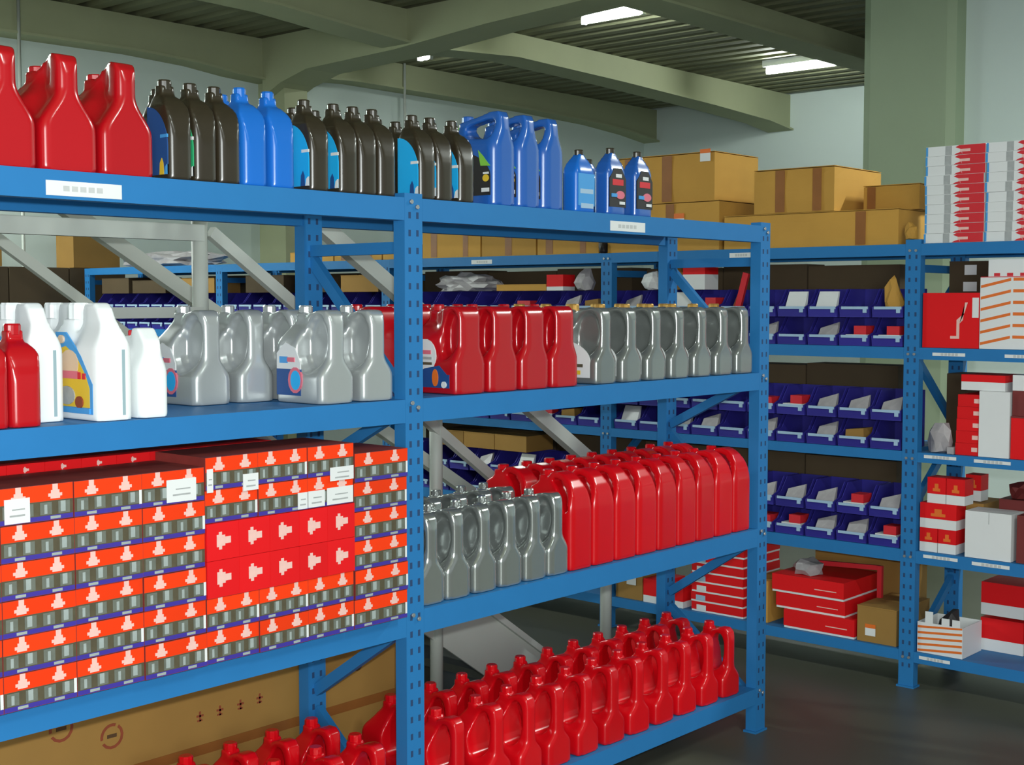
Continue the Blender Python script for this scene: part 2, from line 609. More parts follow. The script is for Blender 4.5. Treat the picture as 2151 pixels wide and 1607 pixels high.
for b in range(len(GP) - 1):
    ya, yb = GP[b] + GW + 0.0005, GP[b + 1] - 0.0005
    for li, (z0, z1) in enumerate(GL):
        bm = new(); box(bm, GX, GX + 0.038, ya, yb, z0, z1 - 0.0012); FBEAM[b, li] = obj('beam', bm, M_BLUE, far)
        bm = new(); box(bm, GR + 0.007, GR + 0.045, ya, yb, z0, z1 - 0.0012); obj('beam', bm, M_BLUE, far)
        bm = new(); box(bm, GX + 0.0385, GR + 0.0065, ya, yb, z1 - 0.02, z1 - 0.0012); obj('shelf_panel', bm, M_BLUE, far)
for b, li, c0, c1, z0, z1 in ((2, 0, 5.08, 5.237, 1.915, 1.938), (1, 0, 3.41, 3.535, 1.915, 1.938),
                              (0, 1, 2.36, 2.505, 1.472, 1.486), (0, 1, 2.05, 2.19, 1.472, 1.486), (0, 2, 2.39, 2.535, 1.026, 1.040),
                              (0, 2, 2.155, 2.312, 1.024, 1.038), (0, 3, 2.375, 2.53, 0.589, 0.603),
                              (0, 3, 2.15, 2.312, 0.585, 0.600), (0, 4, 2.40, 2.541, 0.138, 0.152)):
    label_plate(FBEAM[b, li], 'x', c0, c1, z0, z1, GX)

# ------------------------------------------------------------------ jugs and bottles
def cap(parent, y, z, r, h, m, x=0.0, rib=0.0012):
    bm = new()
    lathe(bm, [(r * 0.80, -0.012), (r * 0.80, 0.001), (r, 0.002), (r, h * 0.85), (r * 0.86, h)], x, y, z, 20, 0, rib)
    return obj('cap', bm, m, parent)


def handle_jug(label, cat, m, mcap, T, Lh, H, hole=True, hz=0.11, thin=0.021, capy=0.045, capr=0.019, htop=None, rearz=None, slope=0.0, group=None, recess=None):
    """4 litre jug: body, front handle with grip hole, filler neck behind it"""
    f = -Lh / 2
    r = Lh / 2
    ht = htop or H - 0.012
    nz = H - 0.030
    rz = rearz or H * 0.55
    outer = [(f, 0), (r, 0), (r, rz * 0.6), (r, rz), (r - 0.010, rz + 0.03), (capy + 0.032, nz - 0.022), (capy + 0.017, nz - 0.008),
             (capy + 0.017, nz + 0.012), (capy - 0.017, nz + 0.012), (capy - 0.018, nz - 0.004), (capy - 0.030, ht - 0.010), (f + 0.05, ht),
             (f + 0.024, ht), (f + 0.008 + slope * .3, ht - 0.014 - slope * .5), (f + 0.001, ht - 0.040 - slope), (f, hz), (f, hz * 0.5)]
    hl = None
    if hole:
        hb, htp = hz - 0.004, ht - 0.022
        ya, yb = f + 0.028, capy - 0.020
        cy, cz = (ya + yb) / 2, (hb + htp) / 2
        hl = []
        for i in range(18):
            a = 2 * math.pi * i / 18
            yy = cy + (yb - ya) / 2 * math.copysign(abs(math.cos(a)) ** 0.8, math.cos(a))
            zz = cz + (htp - hb) / 2 * math.sin(a)
            yy += (zz - cz) * -0.08
            hl.append((yy, zz))

    ce = None
    if recess:
        ce = (f + 0.016 + recess[0] / 2, (hz - 0.02 + ht - 0.014) / 2, recess[0] / 2, (ht - 0.014 - hz + 0.02) / 2)

    def tf(y, z):
        full = T / 2
        w = full
        hand = 1 - sstep(capy - 0.075, capy - 0.01, y)          # 1 at the handle, 0 at the rear
        wh = full + (thin - full) * sstep(hz - 0.035, hz + 0.022, z)
        wr = full + (0.022 - full) * sstep(rz + 0.005, nz - 0.012, z)
        t = wh * hand + wr * (1 - hand)
        if ce:
            q = ((y - ce[0] + (z - ce[1]) * 0.10) / ce[2]) ** 2 + ((z - ce[1]) / ce[3]) ** 2
            t = min(t, recess[1] + max(0.0, t - recess[1]) * sstep(0.80, 1.06, q))
        return t
    me = blown('body', outer, hl, tf, m, step=0.008 if recess else 0.012, smooth=7 if recess else 4)
    t = thing('oil_jug', label, cat, (0, 0, 0), 0, group)
    obj('body', me, m, t)
    cap(t, capy, H - 0.030, capr, 0.030, mcap)
    return t


def lab(parent, shapes, mats, x):
    bm = new()
    for i, (pts, mi) in enumerate(shapes):
        poly_x(bm, x - 0.0006 * (i + 1), pts, mi, 0.0006 * (i + 1) + 0.003)
    return obj('label', bm, mats, parent)


def arch(y0, y1, z0, z1, n=10):
    """label outline whose upper edge falls in an arc towards the front (-y)"""
    p = [(y0, z0), (y1, z0), (y1, z1)]
    for i in range(1, n):
        a = math.pi / 2 * i / n
        p.append((y1 - (y1 - y0) * math.sin(a), z0 + (z1 - z0) * (0.42 + 0.58 * math.cos(a))))
    p.append((y0, z0 + (z1 - z0) * 0.42))
    return p


# --- top shelf: three big red jugs
def red_big():
    T, Lh, H = 0.142, 0.19, 0.268
    f, r = -Lh / 2, Lh / 2
    outer = [(f, 0), (r, 0), (r, 0.10), (r, 0.15), (r - 0.012, 0.185), (0.078, 0.20), (0.064, 0.205), (0.064, 0.236), (0.024, 0.236), (0.022, 0.226),
             (-0.005, 0.252), (-0.02, 0.264), (-0.05, 0.267), (f + 0.018, 0.262), (f + 0.004, 0.246), (f, 0.22), (f, 0.10)]

    def tf(y, z):
        hand = 1 - sstep(-0.06, 0.005, y)
        wh = T / 2 + (0.027 - T / 2) * sstep(0.095, 0.185, z)
        wr = T / 2 + (0.024 - T / 2) * sstep(0.15, 0.215, z)
        mid = math.exp(-((y + 0.02) / 0.026) ** 2) * sstep(0.13, 0.17, z) * 0.012
        return wh * hand + wr * (1 - hand) - mid
    t = thing('oil_jug', 'big glossy red jug on the top shelf', 'jug')
    obj('body', blown('body', outer, None, tf, M_RED, smooth=4), M_RED, t)
    cap(t, 0.044, 0.226, 0.022, 0.022, M_RED)
    return t


k = Kind(red_big())
for i, x in enumerate((1.486, 1.636, 1.786)):
    k.put((x, 2.872, 2.0), 0, 'big glossy red jug, top shelf, %s' %
          ('cut off by the left edge of the picture', 'between the two other big red ones', 'standing against the black bottles')[i], 'big red jugs on the top shelf')


def bottle(label, m, mcap, T, Lh, H, capy=0.03, capr=0.017, labs=None, mats=None, arc=True, shoulder=0.62, capname=True):
    f, r = -Lh / 2, Lh / 2
    nz = H - 0.026
    outer = [(f, 0), (r, 0), (r, H * 0.35), (r, H * 0.70), (r - 0.004, H * 0.80), (capy + 0.022, nz - 0.016), (capy + 0.015, nz - 0.010), (capy + 0.015, nz + 0.012),
             (capy - 0.015, nz + 0.012), (capy - 0.016, nz - 0.012)]
    za = H * 0.36
    n = 9
    for i in range(1, n + 1):
        a = math.pi / 2 * i / n
        y_, z_ = capy - 0.016, nz - 0.014
        outer.append((y_ + (f - y_) * math.sin(a), za + (z_ - za) * math.cos(a)))
    outer.append((f, H * 0.2))

    def tf(y, z):
        return T / 2 + (0.019 - T / 2) * sstep(H * 0.70, nz - 0.006, z)
    t = thing('oil_bottle', label, 'bottle')
    obj('body', blown('body', outer, None, tf, m, 0.0045, 4), m, t)
    cap(t, capy, nz, capr, 0.026, mcap)
    if labs:
        lab(t, labs, mats, -T / 2 - 0.0002)
    return t


def cyan_label(m):
    return ([(arch(-0.040, 0.042, 0.012, 0.178), 0), (rect(-0.040, -0.012, 0.100, 0.108), 1),
             ([(-0.026, 0.012), (-0.008, 0.012), (-0.010, 0.040), (-0.018, 0.052), (-0.024, 0.040)], 2),
             ([(-0.040, 0.012), (-0.028, 0.012), (-0.032, 0.030), (-0.040, 0.036)], 1)], [m, M_WHITE, M_NAVY])


BY = 2.820
kc = Kind(bottle('b', M_BLACK, M_BLACK, 0.069, 0.102, 0.245, 0.020, labs=cyan_label(M_CYAN)[0], mats=cyan_label(M_CYAN)[1]))
kb = Kind(bottle('b', M_BLACK, M_BLACK, 0.069, 0.102, 0.245, 0.020, labs=cyan_label(M_LTBLUE)[0], mats=[M_NAVY, M_LTBLUE, M_YEL]))
kg = Kind(bottle('b', M_BLACK, M_BLACK, 0.069, 0.102, 0.245, 0.020, labs=cyan_label(M_GREEN)[0], mats=cyan_label(M_GREEN)[1]))
kp = Kind(bottle('b', M_BLACK, M_BLACK, 0.069, 0.102, 0.245, 0.020))
ku = Kind(bottle('b', M_BLUEP, M_BLUEP, 0.078, 0.102, 0.252, 0.020))
GRP = 'black oil bottles on the top shelf'
kb.put((1.926, BY, 2.0), 0, 'black oil bottle with a dark blue label, right beside the big red jugs', GRP)
kg.put((1.999, BY, 2.0), 0, 'black oil bottle with a green label on the top shelf', GRP)
kp.put((2.071, BY, 2.0), 0, 'black oil bottle standing against the left plain blue bottle', GRP)
kp.put((2.000, 2.96, 2.0), 0, 'black oil bottle in the second row, behind the bottle with the dark blue label', GRP)
ku.put((2.150, BY, 2.0), 0, 'plain bright blue bottle, left one of the pair in front', 'bright blue bottles on the top shelf')
ku.put((2.240, BY, 2.0), 0, 'plain bright blue bottle, right one of the pair in front', 'bright blue bottles on the top shelf')
ku.put((2.190, 2.95, 2.0), 0, 'plain bright blue bottle in the second row, behind the blue pair', 'bright blue bottles on the top shelf')
kc.put((2.362, BY, 2.0), 0, 'black oil bottle with a broad cyan label, standing next to the plain blue bottles', GRP)
kc.put((2.464, BY, 2.0), 0, 'black oil bottle showing a narrow strip of cyan label, left of three plain black ones', GRP)
kp.put((2.535, BY, 2.0), 0, 'plain black oil bottle, just right of the bottle with a narrow strip of cyan label', GRP)
kp.put((2.607, BY, 2.0), 0, 'plain black oil bottle above the middle post of the rack, front row', GRP)
kp.put((2.440, 2.96, 2.0), 0, 'black oil bottle in the second row, between blue bottles and broad cyan label', GRP)
kp.put((2.515, 2.96, 2.0), 0, 'black oil bottle in the second row, its cap left of the narrow cyan label bottle', GRP)
kp.put((2.755, 2.96, 2.0), 0, 'black oil bottle in the second row, behind the middle post of the rack', GRP)
kc.put((2.764, BY, 2.0), 0, 'black oil bottle with a cyan label, leftmost of the three right of the middle post', GRP)
kc.put((2.836, BY, 2.0), 0, 'black oil bottle with a cyan label, second one right of the middle post', GRP)
kc.put((2.928, BY, 2.0), 0, 'black oil bottle with a cyan label, standing against the royal blue jugs', GRP)
kp.put((2.832, 2.96, 2.0), 0, 'black oil bottle in the second row, cap just right of the middle post', GRP)


def blue_jug():
    T, Lh, H = 0.112, 0.19, 0.288
    f, r = -Lh / 2, Lh / 2
    outer = [(f, 0), (r, 0), (r, 0.12), (r, 0.205), (0.085, 0.225), (0.085, 0.262), (0.05, 0.268), (0.0, 0.276), (f + 0.05, 0.287), (f + 0.015, 0.287),
             (f + 0.004, 0.270), (f, 0.23), (f, 0.1)]
    hole = [(f + 0.030, 0.262), (f + 0.026, 0.215), (f + 0.04, 0.202), (0.02, 0.206), (0.048, 0.222), (0.052, 0.244), (0.03, 0.252), (f + 0.06, 0.263)]

    def tf(y, z):
        w = T / 2 + (0.022 - T / 2) * sstep(0.175, 0.262, z)
        return w
    t = thing('oil_jug', 'j', 'jug')
    obj('body', blown('body', outer, hole, tf, M_BLUEJ, smooth=3, rnd=0.032), M_BLUEJ, t)
    cap(t, 0.066, 0.262, 0.020, 0.020, M_BLUEJ)
    lab(t, [(arch(-0.078, 0.085, 0.03, 0.17), 0), ([(-0.078, 0.118), (-0.05, 0.150), (-0.03, 0.168), (-0.04, 0.120)], 1),
            (ell(-0.062, 0.082, 0.013, 0.011), 2), (rect(-0.076, -0.045, 0.040, 0.052), 3), (rect(-0.074, -0.052, 0.094, 0.100), 3)],
        [M_INK, M_LIME, M_YEL, M_WHITE], -T / 2 - 0.0002)
    return t


k = Kind(blue_jug())
for i, x in enumerate((3.098, 3.216, 3.332)):
    k.put((x, 2.865, 2.0), 0, 'royal blue handled jug on the top shelf, %s' %
          ('with its dark label showing', 'between the other two', 'the one nearest the small blue bottles')[i], 'royal blue jugs on the top shelf')
t = bottle('white bottle with a green cap behind the royal blue jugs', M_CYAN, M_LIME, 0.08, 0.13, 0.272, capr=0.026)
t.location = (3.19, 3.06, 2.0)


def small_front_bottle(m, H, shapes, mats, mcap):
    """flat bottle whose broad label side looks to the front, shoulders sloping to a middle neck"""
    w = 0.052
    outer = [(-w, 0), (w, 0), (w, 0.09), (w, H * 0.62), (w * 0.72, H * 0.78), (0.020, H * 0.885), (0.013, H * 0.90), (0.013, H - 0.014), (-0.013, H - 0.014), (-0.013, H * 0.90),
             (-0.020, H * 0.885), (-w * 0.72, H * 0.78), (-w, H * 0.62), (-w, 0.09)]

    def tf(y, z):
        return 0.034 + (0.015 - 0.034) * sstep(H * 0.62, H * 0.92, z)
    t = thing('oil_bottle', 'b', 'bottle')
    obj('body', blown('body', outer, None, tf, m, 0.0045, 4), m, t)
    cap(t, 0, H - 0.026, 0.0155, 0.026, mcap)
    lab(t, shapes, mats, -0.034 - 0.0002)
    return t


t = small_front_bottle(M_BLUEP, 0.205, [(rect(-0.042, 0.042, 0.02, 0.125), 0), (rect(-0.034, 0.034, 0.060, 0.075), 1), (rect(-0.034, 0.030, 0.012, 0.028), 1)], [M_LTBLUE, M_HOLDER], M_BLACK)
t.location = (3.50, 2.81, 2.0); t.rotation_euler = (0, 0, math.pi / 2)
tag(t, 'small pale blue bottle with a black cap, right of the royal blue jugs', 'bottle')
k = Kind(small_front_bottle(M_BLUEJ, 0.225, [([(-0.045, 0.025), (0.045, 0.025), (0.045, 0.120), (0.020, 0.155), (-0.020, 0.155), (-0.045, 0.120)], 0),
                                             (rect(-0.03, 0.03, 0.098, 0.118), 1), (rect(-0.020, 0.012, 0.124, 0.136), 2), (ell(-0.012, 0.066, 0.024, 0.014), 3),
                                             (rect(0.006, 0.036, 0.058, 0.070), 4), (rect(-0.036, -0.008, 0.034, 0.044), 2)],
                            [M_INK, M_REDPR, M_WHITE, M_PINK, M_LTBLUE], M_BLACK))
k.put((3.672, 2.812, 2.0), math.pi / 2, 'small royal blue bottle with a black and red label, left of the pair', 'small blue bottles with black labels')
k.put((3.826, 2.812, 2.0), math.pi / 2, 'small royal blue bottle with a black and red label, last item on the top shelf', 'small blue bottles with black labels')
k2 = small_front_bottle(M_BLUEJ, 0.200, [(rect(-0.042, 0.042, 0.02, 0.11), 0)], [M_NAVY], M_BLACK)
k2.location = (3.72, 2.945, 2.0); k2.rotation_euler = (0, 0, math.pi / 2)
tag(k2, 'small blue bottle with a black cap half hidden in the second row', 'bottle')
k2 = small_front_bottle(M_BLUEJ, 0.185, [(rect(-0.042, 0.042, 0.02, 0.11), 0)], [M_NAVY], M_WHITEP)
k2.location = (3.47, 2.93, 2.0); k2.rotation_euler = (0, 0, math.pi / 2)
tag(k2, 'small blue bottle with a white cap behind the pale blue one', 'bottle')

# --- second shelf, left bay
Z2 = 1.430
k = Kind(bottle('b', M_RED, M_RED, 0.075, 0.13, 0.228, capy=0.0, capr=0.019))
k.put((1.436, 2.832, Z2), 0, 'small red bottle at the left edge of the picture, beside another red one', 'small red bottles on the second shelf')
k.put((1.513, 2.832, Z2), 0, 'small red bottle standing against the white jugs', 'small red bottles on the second shelf')


def white_jug():
    T, Lh, H = 0.096, 0.20, 0.275
    f, r = -Lh / 2, Lh / 2
    outer = [(f, 0), (r, 0), (r, 0.12), (r, 0.19), (0.088, 0.215), (0.080, 0.222), (0.080, 0.236), (0.036, 0.236), (0.030, 0.205), (0.020, 0.205), (0.014, 0.262), (0.002, 0.274), (-0.044, 0.274),
             (-0.058, 0.262), (-0.082, 0.215), (f, 0.175), (f, 0.1)]

    def tf(y, z):
        hand = 1 - sstep(0.0, 0.035, y)
        wh = T / 2 + (0.022 - T / 2) * sstep(0.16, 0.235, z)
        wr = T / 2 + (0.030 - T / 2) * sstep(0.18, 0.23, z)
        d = math.exp(-((y - 0.02) / 0.022) ** 2) * sstep(0.15, 0.19, z) * 0.012
        return wh * hand + wr * (1 - hand) - d
    t = thing('oil_jug', 'j', 'jug')
    obj('body', blown('body', outer, None, tf, M_WHITEP, 0.0045, 3), M_WHITEP, t)
    cap(t, 0.058, 0.232, 0.025, 0.042, M_WHITEP, rib=0.002)
    bm = new(); poly_y(bm, f - 0.0005, rect(0.016, 0.024, 0.012, 0.165), 0, 0.003)
    obj('level_strip', bm, M_STRIP, t, 'grey translucent level strip')
    return t


wj = white_jug()
x_ = -0.048 - 0.0002
frame = [(-0.078, 0.015), (0.080, 0.015), (0.080, 0.205), (0.035, 0.205), (-0.030, 0.150), (-0.078, 0.085)]
lb = lab(wj, [(frame, 0), ([(-0.066, 0.03), (0.070, 0.03), (0.070, 0.165), (0.035, 0.172), (-0.010, 0.150), (-0.050, 0.105), (-0.066, 0.075)], 1), (ell(0.020, 0.130, 0.040, 0.034), 2),
              (rect(-0.020, 0.062, 0.096, 0.114), 6), (rect(-0.030, -0.018, 0.096, 0.112), 4), (rect(-0.050, -0.038, 0.096, 0.110), 4),
              (ell(0.030, 0.056, 0.034, 0.022), 5), (ell(-0.024, 0.042, 0.016, 0.014), 7), (rect(-0.070, 0.074, 0.016, 0.029), 0), (ell(0.050, 0.188, 0.012, 0.010), 2)],
         [M_LTBLUE, M_YEL, M_SKIN, M_ORNG, M_REDPR, M_GREYINK, M_PINK, M_MARK], x_)
k = Kind(wj)
k.put((1.734, 2.868, Z2), 0, 'white jug with a blue and yellow label in the front row', 'white jugs on the second shelf')
k.put((1.603, 2.945, Z2), 0, 'white jug between the red bottles and the jug with the visible yellow label', 'white jugs on the second shelf')
k.put((1.795, 3.085, Z2), 0, 'white jug in the second row, only its ribbed cap showing', 'white jugs on the second shelf')


def small_white():
    T, Lh, H = 0.082, 0.12, 0.215
    f, r = -Lh / 2, Lh / 2
    outer = [(f, 0), (r, 0), (r, 0.16), (0.048, 0.178), (0.044, 0.195), (0.014, 0.195), (0.008, 0.214), (-0.022, 0.214), (-0.046, 0.186), (f, 0.150), (f, 0.07)]

    def tf(y, z):
        hand = 1 - sstep(-0.01, 0.02, y)
        return (T / 2 + (0.024 - T / 2) * sstep(0.105, 0.165, z)) * hand + (T / 2 + (0.02 - T / 2) * sstep(0.14, 0.18, z)) * (1 - hand)
    t = thing('oil_jug', 'small plain white jug with a red cap beside the silver jugs', 'jug')
    obj('body', blown('body', outer, None, tf, M_WHITEP, 0.0045, 4), M_WHITEP, t)
    cap(t, 0.029, 0.188, 0.014, 0.020, M_REDPR)
    return t


small_white().location = (1.842, 2.83, Z2)

# silver jugs with blue and pink labels
sj = handle_jug('j', 'jug', M_SILVER, M_SILVER, 0.122, 0.20, 0.266, capy=0.036, hz=0.105, hole=False, recess=(0.090, 0.010), thin=0.030)
ring = ell(0.008, 0.062, 0.030, 0.036, 14)
lab(sj, [([(-0.012, 0.020), (0.088, 0.020), (0.088, 0.135), (0.050, 0.165), (0.010, 0.150), (-0.012, 0.110)], 0),
         (rect(-0.014, 0.088, 0.020, 0.092), 1), (rect(0.040, 0.075, 0.108, 0.126), 4), (ring, 3), (ell(0.006, 0.062, 0.021, 0.027, 14), 2), (rect(0.010, 0.040, 0.112, 0.124), 3)],
    [M_WHITE, M_NAVY, M_CYAN, M_PINK, M_LTBLUE], -0.061 - 0.0002)
k = Kind(sj)
G2 = 'silver jugs on the second shelf, left bay'
for i, (x, y) in enumerate(((2.422, 2.875), (2.572, 2.875))):
    k.put((x, y, Z2), 0, 'silver jug in the front row, %s' % ('with its blue and pink label in full view', 'just left of the middle post')[i], G2)
for i, (x, y) in enumerate(((2.170, 3.090), (2.318, 3.090), (2.466, 3.090))):
    k.put((x, y, Z2), 0, 'silver jug set back in the second row, %s' % ('next to the small white jug', 'between two other silver ones', 'half behind the labelled silver jug')[i], G2)

# --- second shelf, right bay
rj = handle_jug('j', 'jug', M_RED, M_RED, 0.136, 0.20, 0.268, capy=0.040, hz=0.125, htop=0.262, thin=0.048, hole=False, recess=(0.060, 0.016))
lab(rj, [(ell(0.030, 0.112, 0.046, 0.052, 18), 0), (rect(-0.072, 0.072, 0.018, 0.058), 4), ([(-0.062, 0.058), (-0.03, 0.085), (0.03, 0.075), (0.07, 0.058)], 4), (rect(0.004, 0.058, 0.118, 0.130), 1),
         (rect(0.0, 0.06, 0.102, 0.110), 2), (rect(0.0, 0.056, 0.086, 0.094), 3), (ell(-0.015, 0.048, 0.012, 0.026), 5), (ell(-0.052, 0.028, 0.010, 0.010), 0)],
    [M_WHITE, M_PINK, M_GREYINK, M_CDARK, M_NAVY, M_ORNG], -0.068 - 0.0002)
k = Kind(rj)
for i in range(4):
    k.put((2.945 + 0.1495 * i, 2.872, Z2), 0, 'red jug, second shelf front row, %s' %
          ('its white oval label showing beside the middle post', 'second from the middle post', 'third from the middle post', 'standing against the silver jugs with gold caps')[i], 'red jugs on the second shelf')
for i in range(4):
    k.put((2.80 + 0.1495 * i, 3.082, Z2), 0, 'red jug, second shelf back row, %s' %
          ('seen just left of the middle post', 'second from the left', 'third from the left', 'fourth from the left')[i], 'red jugs on the second shelf')
gj = handle_jug('j', 'jug', M_SILVERG, M_GOLD, 0.118, 0.20, 0.268, capy=0.050, hz=0.105, capr=0.021, hole=False, recess=(0.105, 0.010), thin=0.029)
lab(gj, [(arch(-0.07, 0.085, 0.02, 0.15), 0), (rect(-0.03, 0.06, 0.03, 0.044), 1), (rect(-0.04, 0.06, 0.055, 0.066), 2)], [M_WHITE, M_YEL, M_CDARK], -0.059 - 0.0002)
k = Kind(gj)
for i in range(7):
    k.put((3.614 + 0.1458 * i, 2.873, Z2), 0, 'silver jug with a gold cap, %s from the left in the front row' % ORD[i], 'silver jugs with gold caps')
for i in range(7):
    k.put((3.580 + 0.1458 * i, 3.09, Z2), 0, 'silver jug with a gold cap, %s from the left in the row behind' % ORD[i], 'silver jugs with gold caps')

# --- third shelf, right bay
Z3 = 0.818
cj = handle_jug('j', 'jug', M_CHROME, M_CHROME, 0.108, 0.20, 0.270, capy=0.034, hz=0.115, htop=0.266, thin=0.026, capr=0.017, hole=False, recess=(0.092, 0.012))
k = Kind(cj)
for r_, y in ((0, 2.874), (1, 3.084)):
    for i in range(6):
        k.put(((2.784, 2.895, 3.014, 3.133, 3.252, 3.364)[i] + 0.005 * r_, y, Z3), 0, 'shiny silver jug on the third shelf, %s from the middle post, %s row' % (ORD[i], ('front', 'back')[r_]), 'shiny silver jugs on the third shelf')
def tall_red():
    T, Lh = 0.120, 0.205
    f, r = -Lh / 2, Lh / 2
    outer = [(f, 0), (r, 0), (r, 0.13), (r, 0.235), (0.092, 0.268), (0.062, 0.284), (0.062, 0.306), (0.030, 0.306), (0.028, 0.296), (0.012, 0.317), (-0.020, 0.320), (-0.045, 0.313),
             (-0.068, 0.297), (-0.086, 0.272), (f + 0.004, 0.240), (f, 0.205), (f, 0.1)]
    hole = [(-0.082, 0.200), (-0.076, 0.232), (-0.060, 0.266), (-0.036, 0.292), (-0.008, 0.299), (0.004, 0.290), (-0.018, 0.270), (-0.042, 0.235), (-0.060, 0.202), (-0.070, 0.190)]

    def tf(y, z):
        return T / 2 + (0.031 - T / 2) * sstep(0.19, 0.315, z)
    t = thing('oil_jug', 'j', 'jug')
    obj('body', blown('body', outer, hole, tf, M_REDDK), None, t)
    cap(t, 0.046, 0.296, 0.020, 0.026, M_REDDK)
    return t


rt = tall_red()
k = Kind(rt)
for r_, y in ((0, 2.876), (1, 3.086)):
    for i in range(9):
        k.put((3.4815 + 0.1246 * i + 0.006 * r_, y, Z3), 0, 'tall red jug on the third shelf, %s from the left in the %s row' % (ORD[i], ('front', 'back')[r_]), 'tall red jugs on the third shelf')

# --- lowest shelf
Z4 = 0.182
lj = handle_jug('j', 'jug', M_REDDK, M_REDDK, 0.118, 0.20, 0.275, capy=0.012, hz=0.10, htop=0.262, thin=0.024, capr=0.020, rearz=0.14)
k = Kind(lj)
for r_, y in ((0, 2.876), (1, 3.100)):
    for i in range(11):
        k.put((2.932 + 0.1490 * i + 0.008 * r_ - (0.03 if i == 0 else 0), y - 0.015 * r_, Z4), R() * 0.10 - 0.05, 'red jug on the lowest shelf, %s one right of the middle post, %s row' % (ORD[i], ('front', 'back')[r_]), 'red jugs on the lowest shelf')
for r_, y in ((0, 2.876), (1, 3.100)):
    for i in range(5):
        k.put((2.572 - 0.149 * i + 0.012 * r_, y - 0.015 * r_, Z4), R() * 0.10 - 0.05, 'red jug on the lowest shelf, %s one left of the middle post, %s row' % (ORD[i], ('front', 'back')[r_]), 'red jugs on the lowest shelf')

# ------------------------------------------------------------------ filter cartons on the third shelf, left bay
def emblem_y(bm, cx, cz, s, mi, rot=False):
    """pale emblem: narrow head over a wider three-lobed foot"""
    parts = [rect(-0.20, 0.20, 0.10, 0.55), rect(-0.32, 0.32, -0.12, 0.14), rect(-0.52, 0.52, -0.30, -0.08), rect(-0.36, 0.36, -0.45, -0.28)]
    for p in parts:
        q = [((b if rot else a) * s + cx, ((-a) if rot else b) * s + cz) for a, b in p]
        if rot:
            q = q[::-1]
        poly_y(bm, -0.0009, q, mi, 0.0009)


def filter_carton(w, h, d, n=2, sep=True):
    bm = new()
    box(bm, 0, w, 0, d, 0, h, 0)
    e = 0.0004
    zb, zc = h * 0.14, h * 0.545
    poly_y(bm, -e, rect(0.0008, w - 0.0008, zc, h - 0.001), 1, e)
    poly_y(bm, -e, rect(0.0008, w - 0.0008, zb, zc), 2, e)
    poly_y(bm, -e, rect(0.0008, w - 0.0008, 0.001, zb), 3, e)
    c = n * 2
    for i in range(c):
        x0 = w * (i + 0.16) / c
        x1 = w * (i + 0.80) / c
        poly_y(bm, -2 * e, rect(x0, x1, zb + 0.002, zc - 0.003), 4, e)
        if i % 2 == 1:
            poly_y(bm, -3 * e, rect(x0 + (x1 - x0) * .2, x0 + (x1 - x0) * .62, zb + 0.006, zc - 0.003), 5, e)
        else:
            poly_y(bm, -3 * e, rect(x0 + (x1 - x0) * .35, x0 + (x1 - x0) * .6, zb + 0.004, zc - 0.008), 5, e)
    for i in range(n):
        emblem_y(bm, w * (i + 0.5) / n, (zc + h) / 2, h * 0.40, 6)
        poly_y(bm, -2 * e, rect(w * (i + 0.36) / n, w * (i + 0.64) / n, 0.003, zb - 0.002), 5, e)
    if sep:
        poly_y(bm, -3 * e, rect(w - 0.008, w - 0.001, zb, zc), 7, e)
    return mesh('carton_body', bm, [M_CTOP, M_CORANGE, M_CDARK, M_CBLUE, M_CGREY, M_CLITE, M_EMB, M_WHITE])


def panel_carton(w, h, d):
    bm = new()
    box(bm, 0, w, 0, d, 0, h, 0)
    poly_y(bm, -0.0004, rect(0.0006, w - 0.0006, 0.0006, h - 0.0006), 0, 0.0004)
    emblem_y(bm, w * 0.5, h * 0.52, h * 0.46, 1, True)
    return mesh('carton_body', bm, [M_CRED, M_EMB])


CY = 2.716
GC = 'orange filter cartons on the third shelf'
STK = {}


def carton(me, x, y, z, label, group=GC):
    t = thing('filter_carton', label, 'carton', (x, y, z), 0, group)
    obj('carton_body', me, None, t)
    return t


hA = 0.0815
mA = filter_carton(0.1745, hA - 0.001, 0.21)
mA2 = filter_carton(0.1745, hA - 0.001, 0.21, sep=False)
for c in range(5):
    for l in range(6):
        x = 1.0645 + 0.1752 * c
        nm = ('bottom', 'second', 'third', 'fourth', 'fifth', 'top')[l]
        STK['A', c, l] = carton(mA if R() < 0.35 else mA2, x, CY + R() * 0.005 - 0.001, Z3 + hA * l,
                                'orange filter carton, %s layer, %s column left of the red cartons' % (nm, ORD[4 - c]))
hB = 0.0815
mB = filter_carton(0.1590, hB - 0.001, 0.21)
mB2 = filter_carton(0.1590, hB - 0.001, 0.21, sep=False)
hP = 0.0925
mP = panel_carton(0.0955, hP - 0.001, 0.21)
for c in range(3):
    for l in range(4):
        z = Z3 + hB * l + (2 * hP if l > 1 else 0)
        nm = ('bottom layer', 'layer just below the red ones', 'layer just above the red ones', 'topmost layer')[l]
        STK['B', c, l] = carton(mB if R() < 0.4 else mB2, 1.9412 + 0.1596 * c, CY + R() * 0.005 - 0.001, z, 'orange filter carton, %s column of the middle block, %s' % (ORD[c], nm))
for c in range(5):
    for l in range(2):
        STK['P', c, l] = carton(mP, 1.9412 + 0.0958 * c, CY - 0.003, Z3 + 2 * hB + hP * l, 'plain red carton among orange ones, %s from the left, %s row' % (ORD[c], ('lower', 'upper')[l]), 'red cartons set on end')
mC = filter_carton(0.198, 0.079, 0.21)
for l in range(6):
    nm = ('bottom', 'second', 'third', 'fourth', 'fifth', 'top')[l]
    STK['C', 0, l] = carton(mC if R() < 0.4 else mC, 2.4215 + (0.004 if l in (1, 5) else 0), CY + 0.002, Z3 + 0.080 * l, 'orange filter carton in the narrow stack by the middle post, %s layer' % nm)
